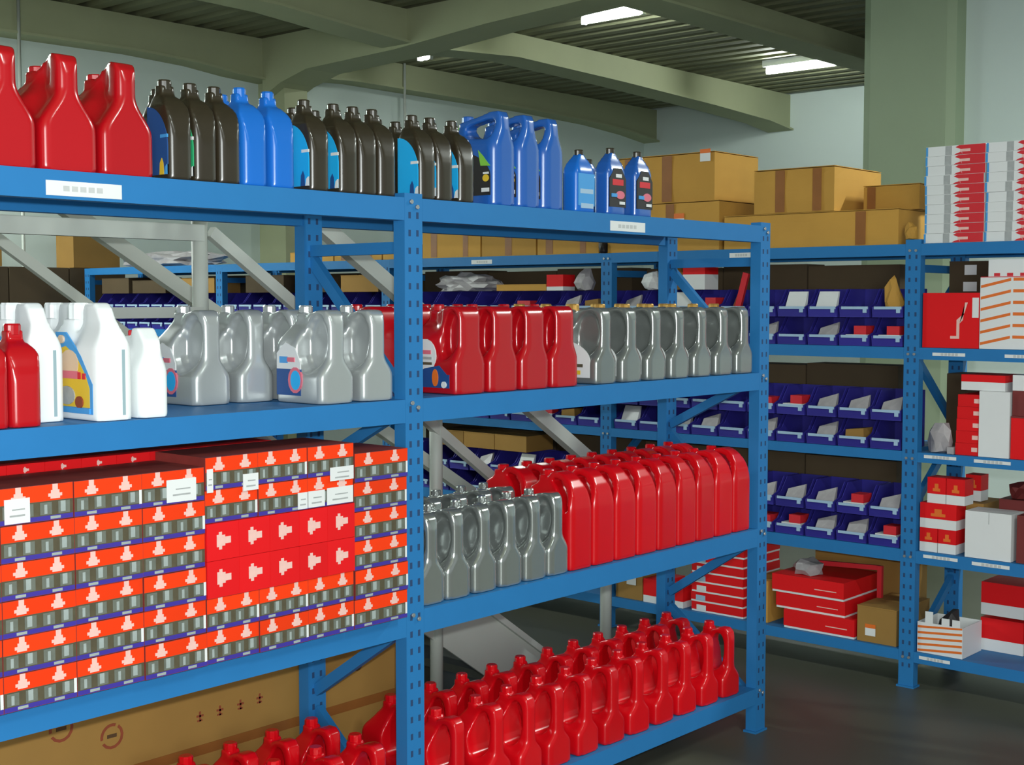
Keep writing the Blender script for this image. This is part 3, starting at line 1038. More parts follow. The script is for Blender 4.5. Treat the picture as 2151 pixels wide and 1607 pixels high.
# back row: red cartons on two tall plain boxes that carry them
for i in range(2):
    t = thing('carton', 'plain red storage box behind the filter cartons, %s' % ('left', 'right')[i], 'box', (1.06 + 0.64 * i, 2.945, Z3))
    bm = new(); box(bm, 0, 0.63, 0, 0.22, 0, 0.478); obj('carton_body', bm, M_CRED, t)
mR = panel_carton(0.0955, 0.030, 0.21)
for c in range(13):
    carton(mR, 1.07 + 0.0965 * c, 2.945, Z3 + 0.4785, 'flat red carton in the back row above the orange ones, %s from left' % ORD[c], 'flat red cartons in the back row')


def sticker(key, x0, x1, z0, z1):
    t = STK[key]
    ox, oy, oz = t.location
    bm = new()
    poly_y(bm, -0.0030, rect(x0 - ox, x1 - ox, z0 - oz, z1 - oz), 0, 0.0014)
    a, w, zm = x0 - ox, x1 - x0, (z0 + z1) / 2 - oz
    poly_y(bm, -0.0034, rect(a + w * .2, a + w * .8, zm - 0.012, zm - 0.008), 1, 0.0004)
    poly_y(bm, -0.0034, rect(a + w * .3, a + w * .8, zm + 0.002, zm + 0.005), 1, 0.0004)
    obj('sticker', bm, [M_WHITE, M_GREYINK], t, 'white paper sticker')


sticker(('A', 2, 5), 1.425, 1.484, 1.228, 1.282)
sticker(('A', 4, 5), 1.832, 1.915, 1.230, 1.284)
sticker(('B', 0, 3), 1.944, 1.962, 1.242, 1.300)
sticker(('B', 0, 3), 2.052, 2.099, 1.236, 1.278)
sticker(('B', 1, 2), 2.226, 2.258, 1.169, 1.212)
sticker(('B', 2, 2), 2.262, 2.318, 1.169, 1.212)
sticker(('B', 2, 2), 2.326, 2.417, 1.169, 1.214)
sticker(('B', 2, 3), 2.335, 2.417, 1.232, 1.268)

# ------------------------------------------------------------------ big carton on the floor behind the rack
t = thing('carton', 'very large brown cardboard carton with red marks on the floor behind the rack', 'box', (1.15, 3.27, 0))
bm = new(); box(bm, 0, 1.95, 0, 0.24, 0.0, 0.74); obj('carton_body', bm, M_CARD2, t)
bm = new(); poly_y(bm, -0.0016, rect(0.01, 1.94, 0.375, 0.405), 0, 0.0016); obj('tape', bm, M_TAPE, t)


def ring_marks(bm, cx, cz, r, w, segs, mi=0):
    for a0, a1 in segs:
        o = [(cx + r * math.cos(a0 + (a1 - a0) * i / 8), cz + r * math.sin(a0 + (a1 - a0) * i / 8)) for i in range(9)]
        q = [(cx + (r - w) * math.cos(a0 + (a1 - a0) * i / 8), cz + (r - w) * math.sin(a0 + (a1 - a0) * i / 8)) for i in range(9)]
        for i in range(8):
            poly_y(bm, -0.0012, [o[i], o[i + 1], q[i + 1], q[i]], mi, 0.0012)


for cx, cz in ((1.862, 0.560), (2.015, 0.503)):
    bm = new()
    ring_marks(bm, cx - 1.15, cz, 0.036, 0.008, ((-2.6, 0.9), (1.2, 3.3)))
    poly_y(bm, -0.0012, rect(cx - 1.165, cx - 1.135, cz - 0.004, cz + 0.006), 1, 0.0012)
    obj('printed_ring', bm, [M_MARK, M_CARDINK], t)
for cx, cz in ((2.307, 0.491), (2.378, 0.493), (2.453, 0.494), (2.525, 0.497)):
    x, z = cx - 1.15, cz
    bm = new()
    poly_y(bm, -0.0012, rect(x - 0.012, x + 0.012, z - 0.002, z + 0.004), 0, 0.0012)
    poly_y(bm, -0.0012, rect(x - 0.003, x + 0.003, z - 0.016, z + 0.014), 0, 0.0012)
    poly_y(bm, -0.0012, rect(x - 0.010, x + 0.008, z - 0.015, z - 0.010), 0, 0.0012)
    obj('printed_character', bm, M_MARK, t)
x, z = 2.888 - 1.15, 0.512
bm = new()
poly_y(bm, -0.0012, rect(x - 0.012, x - 0.006, z - 0.018, z + 0.018), 0, 0.0012)
poly_y(bm, -0.0012, rect(x - 0.006, x + 0.010, z - 0.018, z - 0.012), 0, 0.0012)
obj('printed_letter', bm, M_CARDINK, t)
bm = new(); poly_y(bm, -0.0012, rect(0.30, 0.515, 0.46, 0.572), 0, 0.0012); poly_y(bm, -0.0018, [(0.44, 0.545), (0.47, 0.560), (0.50, 0.530), (0.49, 0.515)], 1, 0.0006); obj('dark_patch', bm, [M_TREAD, M_MARK], t, 'dark patch with a red stroke')  # plain dark patch and red stroke laid on the carton front
bm = new(); ring_marks(bm, x + 0.038, z + 0.004, 0.018, 0.006, ((0, 3.14), (3.14, 6.28))); obj('printed_letter', bm, M_CARDINK, t)
bm = new(); poly_y(bm, -0.0012, rect(2.731 - 1.165, 2.731 - 1.145, 0.490, 0.520), 0, 0.0012); obj('printed_mark', bm, M_CARDINK, t)

# ------------------------------------------------------------------ grey steel stair between the racks
st = thing('steel_staircase', 'pale grey steel stair with railings going down behind the front rack', 'staircase', (0, 0, 0))
SY, SY2 = 3.62, 4.46
sl = -0.690


def zst(x):                       # top line of the stringer
    return 0.42 + (x - 3.987) * sl


for yy in (SY, SY2):
    bm = new()
    xa, xb = 2.60, 4.57
    pts = [(xa, zst(xa)), (xb, max(0.03, zst(xb))), (xb, 0.0), (4.22, 0.0), (xa, zst(xa) - 0.26)]
    a = [bm.verts.new((x, yy, z)) for x, z in pts]
    b = [bm.verts.new((x, yy + 0.012, z)) for x, z in pts]
    bm.faces.new(a); bm.faces.new(b[::-1])
    for i in range(5):
        bm.faces.new((a[i], b[i], b[(i + 1) % 5], a[(i + 1) % 5]))
    s = obj('stringer', bm, M_GREYST, st)
    bm = new(); bar(bm, (xa, yy + 0.006, zst(xa) + 0.016), (4.50, yy + 0.006, zst(4.50) + 0.016), 0.05, 0.024); obj('stringer_flange', bm, M_GREYST, s)
n = 6
for i in range(n):
    z = 0.17 + 0.2 * i
    x = 3.987 + (z - 0.42) / sl
    bm = new(); box(bm, x - 0.26, x + 0.02, SY + 0.013, SY2 - 0.001, z - 0.05, z - 0.015); obj('tread', bm, M_TREAD, st)
bm = new(); box(bm, 0.3, 2.60, SY, SY2, 1.32, 1.37); obj('landing', bm, M_TREAD, st)
for yy in (SY, SY2):
    bm = new()
    if yy == SY:
        bar(bm, (2.66, yy, 2.235), (4.73, yy, 0.93), 0.045, 0.055)
    else:
        bar(bm, (2.20, yy, 2.278), (4.73, yy, 0.78), 0.045, 0.055)
    obj('handrail', bm, M_GREYST, st)
    bm = new()
    if yy == SY:
        bar(bm, (2.62, yy, 1.93), (4.73, yy, 0.475), 0.03, 0.038)
    else:
        bar(bm, (2.15, yy, 2.05), (4.73, yy, 0.30), 0.03, 0.038)
    obj('mid_rail', bm, M_GREYST, st)
for xx in (2.585, 3.655, 4.725):
    zt = {2.585: 2.26, 3.655: 1.62, 4.725: 0.94}[xx]
    bm = new(); tube(bm, [(xx, SY + 0.01, 0.0), (xx, SY + 0.01, zt)], 0.026, 12); obj('rail_post', bm, M_GREYST, st)
for xx in (3.21, 4.725):
    bm = new(); tube(bm, [(xx, SY2 + 0.01, 0.0), (xx, SY2 + 0.01, 1.66 if xx < 4 else 0.80)], 0.026, 12); obj('rail_post', bm, M_GREYST, st)
bm = new(); bar(bm, (0.3, SY, 1.925), (2.585, SY, 1.925), 0.035, 0.052); obj('landing_rail', bm, M_GREYST, st)
bm = new(); bar(bm, (0.3, SY, 1.672), (2.585, SY, 1.672), 0.03, 0.034); obj('landing_rail', bm, M_GREYST, st)
for xx in (0.33,):
    for yy in (SY, SY2):
        b2 = new(); tube(b2, [(xx, yy + 0.01, 0.0), (xx, yy + 0.01, 1.95)], 0.026, 12); obj('rail_post', b2, M_GREYST, st)

# ------------------------------------------------------------------ picking bins on the long rack
def pick_bin():
    w, d, h = 0.146, 0.24, 0.128
    t = thing('picking_bin', 'bin', 'bin')
    bm = new()
    th = 0.004
    box(bm, 0, d, -w / 2, w / 2, 0, th)
    box(bm, d - th, d, -w / 2, w / 2, th, h)
    for s in (-1, 1):
        y0, y1 = (s * w / 2, s * w / 2 - s * th)
        pts = [(0.0, th), (d - th, th), (d - th, h), (0.10, h), (0.045, 0.062), (-0.006, 0.046)]
        a = [bm.verts.new((x, y0, z)) for x, z in pts]
        b = [bm.verts.new((x, y1, z)) for x, z in pts]
        bm.faces.new(a); bm.faces.new(b[::-1])
        for i in range(6):
            bm.faces.new((a[i], b[i], b[(i + 1) % 6], a[(i + 1) % 6]))
    v = []
    for y in (-w / 2 + th, w / 2 - th):
        for x, z in ((0, th), (-0.006, 0.046), (-0.002, 0.046), (0.004, th)):
            v.append(bm.verts.new((x, y, z)))
    for i in range(4):
        bm.faces.new((v[i], v[(i + 1) % 4], v[4 + (i + 1) % 4], v[4 + i]))
    obj('bin_body', bm, M_BIN, t)
    bm = new()
    box(bm, -0.0105, -0.0062, -w / 2 + 0.004, w / 2 - 0.012, 0.036, 0.048)
    box(bm, -0.0105, -0.0062, -w / 2 + 0.010, -w / 2 + 0.028, 0.020, 0.036)
    obj('label_holder', bm, M_HOLDER, t)
    return t


kb_ = Kind(pick_bin())
BINS = {}
GB = 'blue picking bins on the long rack'
BXF = GX + 0.012


SHELF = ('top', 'second', 'third', 'fourth', 'lowest')
BAYN = {0: 'bay at the right edge', 1: 'bay beside the front rack', 2: 'bay behind the front rack', 3: 'bay behind the stair', 4: 'farthest bay'}


def bins(bay, li, rows, skip=()):
    ya, yb = GP[bay] + GW, GP[bay + 1]
    n = 10
    pitch = (yb - ya - 0.012) / n
    for r_ in range(rows):
        for i in range(n):
            if (r_, i) in skip:
                continue
            y = ya + 0.006 + pitch * (i + 0.5)
            lb = 'dark blue bin, %s from right, %s row, %s shelf, %s' % (ORD[i], ('lower', 'upper')[r_], SHELF[li], BAYN[bay])
            BINS[bay, li, r_, i] = kb_.put((BXF, y, GL[li][1] + 0.1285 * r_), 0, lb, GB)


for li in (1, 2, 3):
    bins(1, li, 2)
    bins(2, li, 2)
bins(3, 1, 2)
bins(4, 1, 2)

# things lying in the bins
def packet(w, d, h, m, tilt=0.0, slant=0.0):
    """a small folded packet or box with one slanted top edge"""
    bm = new()
    lo = [(0, -w / 2, 0), (d, -w / 2, 0), (d, w / 2, 0), (0, w / 2, 0)]
    hi = [(tilt, -w / 2 + 0.004, h), (d + tilt * .6, -w / 2 + 0.004, h), (d + tilt * .6, w / 2 - 0.004, h - slant), (tilt, w / 2 - 0.004, h - slant)]
    a = [bm.verts.new(p) for p in lo]
    b = [bm.verts.new(p) for p in hi]
    bm.faces.new(a[::-1]); bm.faces.new(b)
    for i in range(4):
        bm.faces.new((a[i], a[(i + 1) % 4], b[(i + 1) % 4], b[i]))
    return bm


def in_bin(key, kind):
    b = BINS[key]
    x, y, z = b.location
    z += 0.0045
    bay, li, r_, i = key
    where = 'in the %s bin from right, %s row, %s shelf%s' % (ORD[i], ('lower', 'upper')[r_], SHELF[li], {1: '', 2: ', behind front rack'}[bay])
    if kind == 'w':
        o = obj('paper_packet', packet(0.105, 0.03, 0.112, M_WHITE, 0.05, 0.0), M_WHITE); o.location = (x + 0.012, y, z)
        tag(o, 'white packet ' + where, 'packet', 'packets in the picking bins')
    elif kind == 'g':
        o = obj('plastic_packet', packet(0.100, 0.03, 0.100, M_BAG, 0.045, 0.028), M_BAG); o.location = (x + 0.014, y - 0.006, z)
        tag(o, 'grey packet ' + where, 'packet', 'packets in the picking bins')
    elif kind == 'r':
        o = obj('small_carton', packet(0.10, 0.10, 0.070, M_REDPR, 0.0, 0.0), M_REDPR); o.location = (x + 0.02, y, z)
        tag(o, 'red carton ' + where, 'carton', 'small cartons in the picking bins')
    elif kind == 'rw':
        t = thing('small_carton', 'red-white carton ' + where, 'carton', (x + 0.016, y, z), 0, 'small cartons in the picking bins')
        bm = new(); box(bm, 0, 0.08, -0.05, 0.05, 0, 0.046); obj('carton_body', bm, M_WHITE, t)
        bm = new(); box(bm, 0, 0.08, -0.05, 0.01, 0.0462, 0.085); obj('lid', bm, M_REDPR, t)
    elif kind == 'b':
        o = obj('small_carton', packet(0.095, 0.09, 0.080, M_CARD2, 0.0, 0.01), M_CARD2); o.location = (x + 0.018, y, z)
        tag(o, 'brown carton ' + where, 'carton', 'small cartons in the picking bins')


for key, kind in (((1, 1, 1, 3), 'w'), ((1, 1, 1, 2), 'w'), ((1, 1, 0, 2), 'g'), ((1, 1, 0, 1), 'rw'), ((1, 1, 0, 0), 'rw'), ((1, 1, 0, 4), 'g'),
                  ((1, 2, 1, 4), 'r'), ((1, 2, 1, 3), 'rw'), ((1, 2, 1, 2), 'g'), ((1, 2, 1, 1), 'g'), ((1, 2, 1, 0), 'g'), ((1, 2, 0, 4), 'g'),
                  ((1, 2, 0, 2), 'g'), ((1, 2, 0, 1), 'b'), ((1, 3, 1, 4), 'g'), ((1, 3, 1, 3), 'g'), ((1, 3, 1, 2), 'g'), ((1, 3, 1, 1), 'rw'),
                  ((1, 3, 1, 0), 'g'), ((1, 3, 0, 4), 'r'), ((1, 3, 0, 3), 'rw'), ((1, 3, 0, 2), 'g'), ((1, 3, 0, 1), 'g'), ((1, 3, 0, 0), 'rw'),
                  ((1, 2, 0, 6), 'g'), ((1, 2, 0, 7), 'g'), ((1, 2, 0, 9), 'w'), ((1, 1, 1, 6), 'rw'), ((1, 1, 1, 7), 'w'), ((1, 1, 1, 9), 'g'),
                  ((2, 1, 1, 0), 'b'), ((2, 1, 1, 1), 'g'), ((2, 1, 1, 3), 'r'), ((2, 2, 0, 1), 'b'), ((2, 2, 0, 2), 'rw'), ((2, 3, 1, 2), 'b'),
                  ((2, 3, 1, 5), 'g'), ((2, 3, 1, 3), 'w')):
    in_bin(key, kind)

# ------------------------------------------------------------------ cardboard boxes
def cardboard(label, x, y, z, dx, dy, dz, m=M_CARD, tapes=(), rz=0.0, sticker_at=None, group=None, bulge=0.0):
    """box with corner at x,y,z; tapes = fractions along y on the -x face"""
    t = thing('cardboard_box', label, 'box', (x, y, z), rz, group)
    bm = new()
    n = 5
    # slightly bulging walls from a subdivided box
    box(bm, 0, dx, 0, dy, 0, dz)
    if bulge:
        bmesh.ops.subdivide_edges(bm, edges=bm.edges[:], cuts=3, use_grid_fill=True)
        for v in bm.verts:
            c = v.co
            fy = 1 - (2 * c.y / dy - 1) ** 2
            fz = 1 - (2 * c.z / dz - 1) ** 2
            fx = 1 - (2 * c.x / dx - 1) ** 2
            if c.x < 1e-5:
                c.x -= bulge * fy * fz
            if c.y < 1e-5:
                c.y -= bulge * fx * fz
            if c.z > dz - 1e-5:
                c.z += bulge * 0.6 * fx * fy
    obj('carton_body', bm, m, t)
    bm = new()
    box(bm, -0.002, dx * 0.5 - 0.0015, -0.001, dy + 0.001, dz + bulge * .6, dz + bulge * .6 + 0.003)
    box(bm, dx * 0.5 + 0.0015, dx, -0.001, dy + 0.001, dz + bulge * .6, dz + bulge * .6 + 0.003)
    obj('flap', bm, m, t)
    for f_, w in tapes:
        bm = new()
        poly_x(bm, -bulge - 0.0012, rect(dy * f_ - w / 2, dy * f_ + w / 2, 0.004, dz - 0.002), 0, 0.0012)
        obj('tape', bm, M_TAPE, t)
    if sticker_at:
        a, b, w, h = sticker_at
        bm = new()
        poly_x(bm, -bulge - 0.0022, rect(a, a + w, b, b + h), 0, 0.001)
        poly_x(bm, -bulge - 0.0028, rect(a, a + w, b + h, b + h * 1.5), 1, 0.0016)
        obj('sticker', bm, [M_WHITE, M_ORNG], t)
    return t


ZT = 1.957
cardboard('brown cardboard box at the bottom of the left pile on the long rack', 5.60, 3.62, ZT, 0.42, 0.68, 0.236, tapes=((0.42, 0.05),), sticker_at=(0.20, 0.11, 0.06, 0.05), bulge=0.006)
cardboard('brown cardboard box on top of the left pile, red-white sticker at its edge', 5.61, 3.655, ZT + 0.243, 0.40, 0.66, 0.232, tapes=((0.42, 0.06), (0.78, 0.05)), sticker_at=(0.02, 0.19, 0.06, 0.04), bulge=0.006)
cardboard('long brown cardboard box under the tilted-tape box, above the bins', 5.60, 2.69, ZT, 0.42, 0.90, 0.155, tapes=((0.20, 0.05),), bulge=0.004)
cardboard('brown cardboard box with two vertical tapes on top of the right pile', 5.60, 3.005, ZT + 0.162, 0.46, 0.42, 0.20, tapes=((0.66, 0.05), (0.20, 0.045)), bulge=0.006)
cardboard('smaller brown cardboard box between the right pile and the red and white cartons', 5.74, 2.66, ZT + 0.162, 0.28, 0.27, 0.11, m=M_CARD, tapes=((0.85, 0.04),), bulge=0.004)
ybox = 4.36
for i, (w, h) in enumerate(((0.42, 0.12), (0.40, 0.14), (0.46, 0.15), (0.33, 0.08), (0.43, 0.07), (0.42, 0.06))):
    cardboard('brown cardboard box on top of the long rack, %s behind the front rack' % ORD[i], 5.60, ybox, ZT, 0.40, w, h, m=M_CARD, tapes=((0.5, 0.05),) if i % 2 else ((0.25, 0.04), (0.8, 0.05)), group='brown boxes on top of the long rack')
    ybox += w + 0.012

# crumpled brown paper on the boxes near the red-white cartons
def crumple(name, label, cat, loc, sx, sy, sz, m, seed, n=2, rz=0.0):
    rr = random.Random(seed)
    bm = new()
    bmesh.ops.create_icosphere(bm, subdivisions=n, radius=1.0)
    for v in bm.verts:
        k_ = 0.72 + 0.45 * rr.random()
        v.co = Vector((v.co.x * sx * k_, v.co.y * sy * k_, max(-0.55, v.co.z * k_) * sz))
    zmin = min(v.co.z for v in bm.verts)
    for v in bm.verts:
        v.co.z -= zmin
    o = obj(name, bm, m)
    o.location = loc
    o.rotation_euler = (0, 0, rz)
    return tag(o, label, cat)


crumple('crumpled_paper', 'crumpled brown wrapping paper beside the red and white cartons on the top', 'paper', (5.62, 2.635, 1.9775), 0.035, 0.03, 0.05, M_CARD, 3)

# ------------------------------------------------------------------ right bay of the long rack
def striped_panel(bm, axis, plane, a0, a1, z0, z1, n, rise, mi, t=0.0008):
    f = poly_x if axis == 'x' else poly_y
    dz = (z1 - z0) / n
    for i in range(n):
        z = z0 + dz * (i + 0.25)
        h = dz * 0.36
        lo0, lo1 = max(z0, z), min(z1, z + rise)
        pts = [(a0, z), (a1, z + rise), (a1, z + rise + h), (a0, z + h)]
        pts = [(a, min(max(b, z0), z1)) for a, b in pts]
        f(bm, plane - t, pts, mi, t)


# two stacks of flat red and white cartons on top
def flat_carton():
    w, d, h = 0.262, 0.30, 0.0405
    bm = new(); box(bm, 0, d, 0, w, 0, h, 0)
    e = 0.0006
    # y grows to the left as seen from the aisle: the right part is red
    def P(pts, mi, k_=1.0):
        poly_x(bm, -e * k_, [(w - a_, b_) for a_, b_ in pts], mi, e * k_)
    P([(w * 0.62, 0.0005), (w * 0.999, 0.0005), (w * 0.999, h - 0.0005), (w * 0.56, h - 0.0005), (w * 0.50, h * 0.80), (w * 0.60, h * 0.55)], 1)
    P([(w * 0.48, 0.0005), (w * 0.62, 0.0005), (w * 0.60, h * 0.30), (w * 0.52, h * 0.16)], 1)
    P(rect(w * 0.58, w * 0.75, h * 0.30, h * 0.58), 2, 1.5)
    P(rect(w * 0.33, w * 0.44, 0.001, h - 0.001), 3)
    P(rect(w * 0.001, w * 0.035, 0.001, h - 0.001), 4)
    return mesh('carton_body', bm, [M_WHITE, M_REDPR, M_EMB, M_GREYINK, M_LTBLUE])


fm = flat_carton()
for s, y in enumerate((2.298, 2.030)):
    for l in range(10):
        t = thing('flat_carton', 'flat white and red carton, %s stack on the top right shelf, %s from the bottom' % (('left', 'right')[s], ORD[l]), 'carton',
                  (5.575 + R() * 0.006, y + R() * 0.006 - 0.003, ZT + 0.0412 * l + (0.0 if s == 0 else 0.0)), 0, 'flat red and white cartons')
        obj('carton_body', fm, None, t)

# second shelf: red box and big striped carton
Z = GL[1][1]
t = thing('parts_box', 'plain red box on the second shelf beside the striped carton', 'box', (5.575, 2.308, Z))
bm = new(); box(bm, 0, 0.24, 0, 0.25, 0, 0.236); obj('carton_body', bm, M_CRED, t)
bm = new(); poly_x(bm, -0.0008, [(0.050, 0.195), (0.062, 0.195), (0.070, 0.12), (0.085, 0.105), (0.085, 0.04), (0.125, 0.04), (0.125, 0.052), (0.098, 0.052), (0.098, 0.12), (0.064, 0.15)], 0, 0.0008)
obj('printed_mark', bm, M_EMB, t)
bm = new(); poly_x(bm, -0.0012, rect(0.002, 0.030, 0.13, 0.215), 0, 0.0012); obj('sticker', bm, M_WHITE, t)
t = thing('striped_carton', 'large white carton with red stripes on the second shelf', 'box', (5.575, 1.98, Z))
bm = new(); box(bm, 0, 0.26, 0, 0.325, 0, 0.30)
obj('carton_body', bm, M_WHITE, t)
bm = new()
for i in range(6):
    z = 0.015 + 0.048 * i
    poly_x(bm, -0.0008, [(0.195, z + 0.030), (0.322, z), (0.322, z + 0.012), (0.195, z + 0.042)], 0, 0.0008)
    poly_x(bm, -0.0008, rect(0.003, 0.185, z + 0.030, z + 0.043), 0, 0.0008)
obj('stripes', bm, M_ORNG, t)
bm = new(); box(bm, 0.02, 0.022, 0.005, 0.30, 0.302, 0.375); obj('flap', bm, M_WHITE, t)
bm = new(); box(bm, -0.0008, 0.003, 0.002, 0.323, 0.30, 0.303)
for i in range(5):
    box(bm, 0.0185, 0.0198, 0.03 + 0.055 * i, 0.055 + 0.055 * i, 0.305, 0.318)
obj('lid_edge', bm, M_REDPR, t)
# white label cards hanging at the back of the shelf
t = cardboard('dim brown carton with two white labels at the back of the second shelf', 5.85, 2.312, Z, 0.165, 0.25, 0.375, m=M_DIM)
for y0, y1, z0, z1 in ((2.437, 2.492, 1.824, 1.868), (2.435, 2.497, 1.751, 1.793)):
    bm = new(); poly_x(bm, -0.0012, rect(y0 - 2.312, y1 - 2.312, z0 - Z, z1 - Z), 0, 0.0012); obj('sticker', bm, M_WHITE, t, 'white label')

# third shelf
Z = GL[2][1]
for i in range(5):
    t = thing('flat_carton', 'flat red carton with a white end mark, %s from the bottom beside the white box' % ORD[i], 'carton', (5.585, 2.300 - 0.002 * i, Z + 0.052 * i), 0, 'flat red cartons on the third shelf')
    bm = new(); box(bm, 0, 0.22, 0, 0.105, 0, 0.0512); obj('carton_body', bm, M_CRED, t)
    bm = new(); poly_x(bm, -0.0008, rect(0.008, 0.034, 0.016, 0.034), 0, 0.0008); obj('printed_mark', bm, M_EMB, t)
t = thing('flat_carton', 'white and red carton lying on top of the red stack on the third shelf', 'carton', (5.60, 2.20, Z + 0.2785))
bm = new(); box(bm, 0, 0.2, 0, 0.19, 0, 0.036); obj('carton_body', bm, M_WHITE, t)
bm = new(); box(bm, -0.001, 0.2, 0, 0.19, 0.0362, 0.066); obj('lid', bm, M_CRED, t)
t = thing('white_box', 'tall plain white box standing on the third shelf', 'box', (5.572, 2.168, Z))
bm = new(); box(bm, 0, 0.15, 0, 0.130, 0, 0.277); obj('carton_body', bm, M_WHITE, t)
bm = new(); box(bm, 0.0, 0.149, 0.001, 0.129, 0.2772, 0.2782); obj('lid', bm, M_WHITE, t)
t = thing('parts_box', 'red box at the right picture edge on the third shelf', 'box', (5.575, 1.95, Z))
bm = new(); box(bm, 0, 0.25, 0, 0.212, 0, 0.172); obj('carton_body', bm, M_CRED, t)
bm = new(); box(bm, -0.001, 0.25, 0, 0.212, 0.1722, 0.18); obj('lid', bm, M_DKRED, t)
t = thing('parts_box', 'maroon box with a white lid on top of the red box at the right edge', 'box', (5.585, 1.95, Z + 0.1805))
bm = new(); box(bm, 0, 0.23, 0, 0.212, 0, 0.105); obj('carton_body', bm, M_DKRED, t)
bm = new(); box(bm, -0.002, 0.23, 0, 0.212, 0.1055, 0.17); obj('lid', bm, M_WHITE, t)
crumple('plastic_bag', 'crumpled clear plastic bag lying by the post on the third shelf', 'bag', (5.63, 2.49, Z), 0.045, 0.055, 0.085, M_BAG, 5)
t = thing('parts_tray', 'flat dark tray with a pale edge beside the plastic bag', 'tray', (5.58, 2.41, Z))
bm = new(); box(bm, 0, 0.2, -0.0, 0.03, 0, 0.03); obj('tray_body', bm, M_BAG, t)

# fourth shelf: small red and white cartons, white carton
Z = GL[3][1]


def rw_carton(w, h, d, split, label, x, y, z, group='small red and white cartons on the fourth shelf', emblem=True):
    t = thing('small_carton', label, 'carton', (x, y, z), 0, group)
    bm = new(); box(bm, 0, d, 0, w, 0, h * split, 0); obj('carton_body', bm, M_WHITE, t)
    bm = new(); box(bm, 0, d, 0, w, h * split + 0.0002, h, 0)
    if emblem:
        poly_x(bm, -0.0008, rect(w * .4, w * .6, h * (split + .22), h * (split + .40)), 1, 0.0008)
        poly_x(bm, -0.0008, rect(w * .3, w * .7, h * (split + .10), h * (split + .22)), 1, 0.0008)
    obj('lid', bm, [M_CRED, M_ORNG], t)
    return t


rw_carton(0.080, 0.104, 0.1, 0.40, 'small red and white carton, bottom left of the little pile by the post', 5.58, 2.476, Z)
rw_carton(0.080, 0.104, 0.1, 0.40, 'small red and white carton, bottom right of the little pile by the post', 5.58, 2.392, Z)
rw_carton(0.164, 0.110, 0.1, 0.38, 'double-width red and white carton in the middle of the little pile by the post', 5.58, 2.392, Z + 0.1045)
rw_carton(0.083, 0.112, 0.09, 0.36, 'small red and white carton on top of the little pile, left', 5.585, 2.444, Z + 0.2150)
rw_carton(0.082, 0.112, 0.09, 0.36, 'small red and white carton on top of the little pile, right', 5.585, 2.3585, Z + 0.2150)
rw_carton(0.07, 0.115, 0.08, 0.4, 'narrow red and white carton in the back of the fourth shelf', 5.76, 2.36, Z + 0.2150)
cardboard('dull carton under the narrow red and white one, fourth shelf', 5.72, 2.33, Z, 0.22, 0.16, 0.208, m=M_CARD2)
t = thing('white_carton', 'large plain white carton on the fourth shelf', 'box', (5.572, 2.150, Z))
bm = new(); box(bm, 0, 0.135, 0, 0.1985, 0, 0.200); obj('carton_body', bm, M_WHITE, t)
bm = new(); poly_x(bm, -0.0006, rect(0.095, 0.0975, 0.15, 0.199), 0, 0.0006); obj('seam', bm, M_GREYINK, t)
cardboard('dull brown box behind the white carton on the fourth shelf', 5.715, 1.90, Z, 0.27, 0.36, 0.24, m=M_DKRED)
t = thing('parts_box', 'maroon box at the right picture edge on the fourth shelf', 'box', (5.58, 1.94, Z))
bm = new(); box(bm, 0, 0.13, 0, 0.19, 0, 0.20); obj('carton_body', bm, M_DKRED, t)
bm = new(); poly_x(bm, -0.001, rect(0.13, 0.15, 0.04, 0.15), 0, 0.001); obj('sticker', bm, M_SKIN, t)
crumple('parts_bag', 'small dark bag with red print lying on the box behind the white carton', 'bag', (5.80, 2.19, Z + 0.2431), 0.07, 0.06, 0.05, M_DKRED, 9)

# fifth shelf: open striped carton, red and white cartons behind
Z = GL[4][1]
t = thing('striped_carton', 'open white carton with red stripes on the lowest shelf by the post', 'box', (5.576, 2.352, Z))
bm = new()
for a in ((0, 0.004, 0, 0.205), (0.20, 0.204, 0, 0.205), (0.004, 0.20, 0, 0.004), (0.004, 0.20, 0.201, 0.205)):
    box(bm, *a, 0.0, 0.135)
box(bm, 0.004, 0.20, 0.004, 0.201, 0, 0.004)
obj('carton_body', bm, M_WHITE, t)
bm = new()
for i in range(5):
    z = 0.004 + 0.026 * i
    poly_x(bm, -0.0008, [(0.002, min(z + 0.018, 0.133)), (0.203, z), (0.203, z + 0.010), (0.002, min(z + 0.028, 0.134))], 0, 0.0008)
obj('stripes', bm, M_ORNG, t)
for y0, hh in ((0.012, 0.030), (0.060, 0.030), (0.135, 0.050)):
    bm = new(); box(bm, 0.0, 0.003, y0, y0 + 0.035, 0.1352, 0.135 + hh); obj('flap', bm, M_WHITE, t)
for i, (y, z, w) in enumerate(((2.175, 0, 0.19), (2.175, 0.155, 0.19), (1.97, 0.0, 0.195), (1.97, 0.155, 0.195))):
    rw_carton(w, 0.145, 0.2, 0.36, 'red and white carton, back row of the lowest shelf, %s' %
              ('bottom left', 'on the left, upper one', 'bottom right', 'upper one at the right edge')[i], 5.80, y, Z + z + (0.004 if z else 0), 'red and white cartons on the lowest shelf', False)
crumple('parts_bag', 'dark bundle of parts standing in the open striped carton', 'bag', (5.68, 2.455, Z + 0.0045), 0.06, 0.06, 0.12, M_INK, 11)

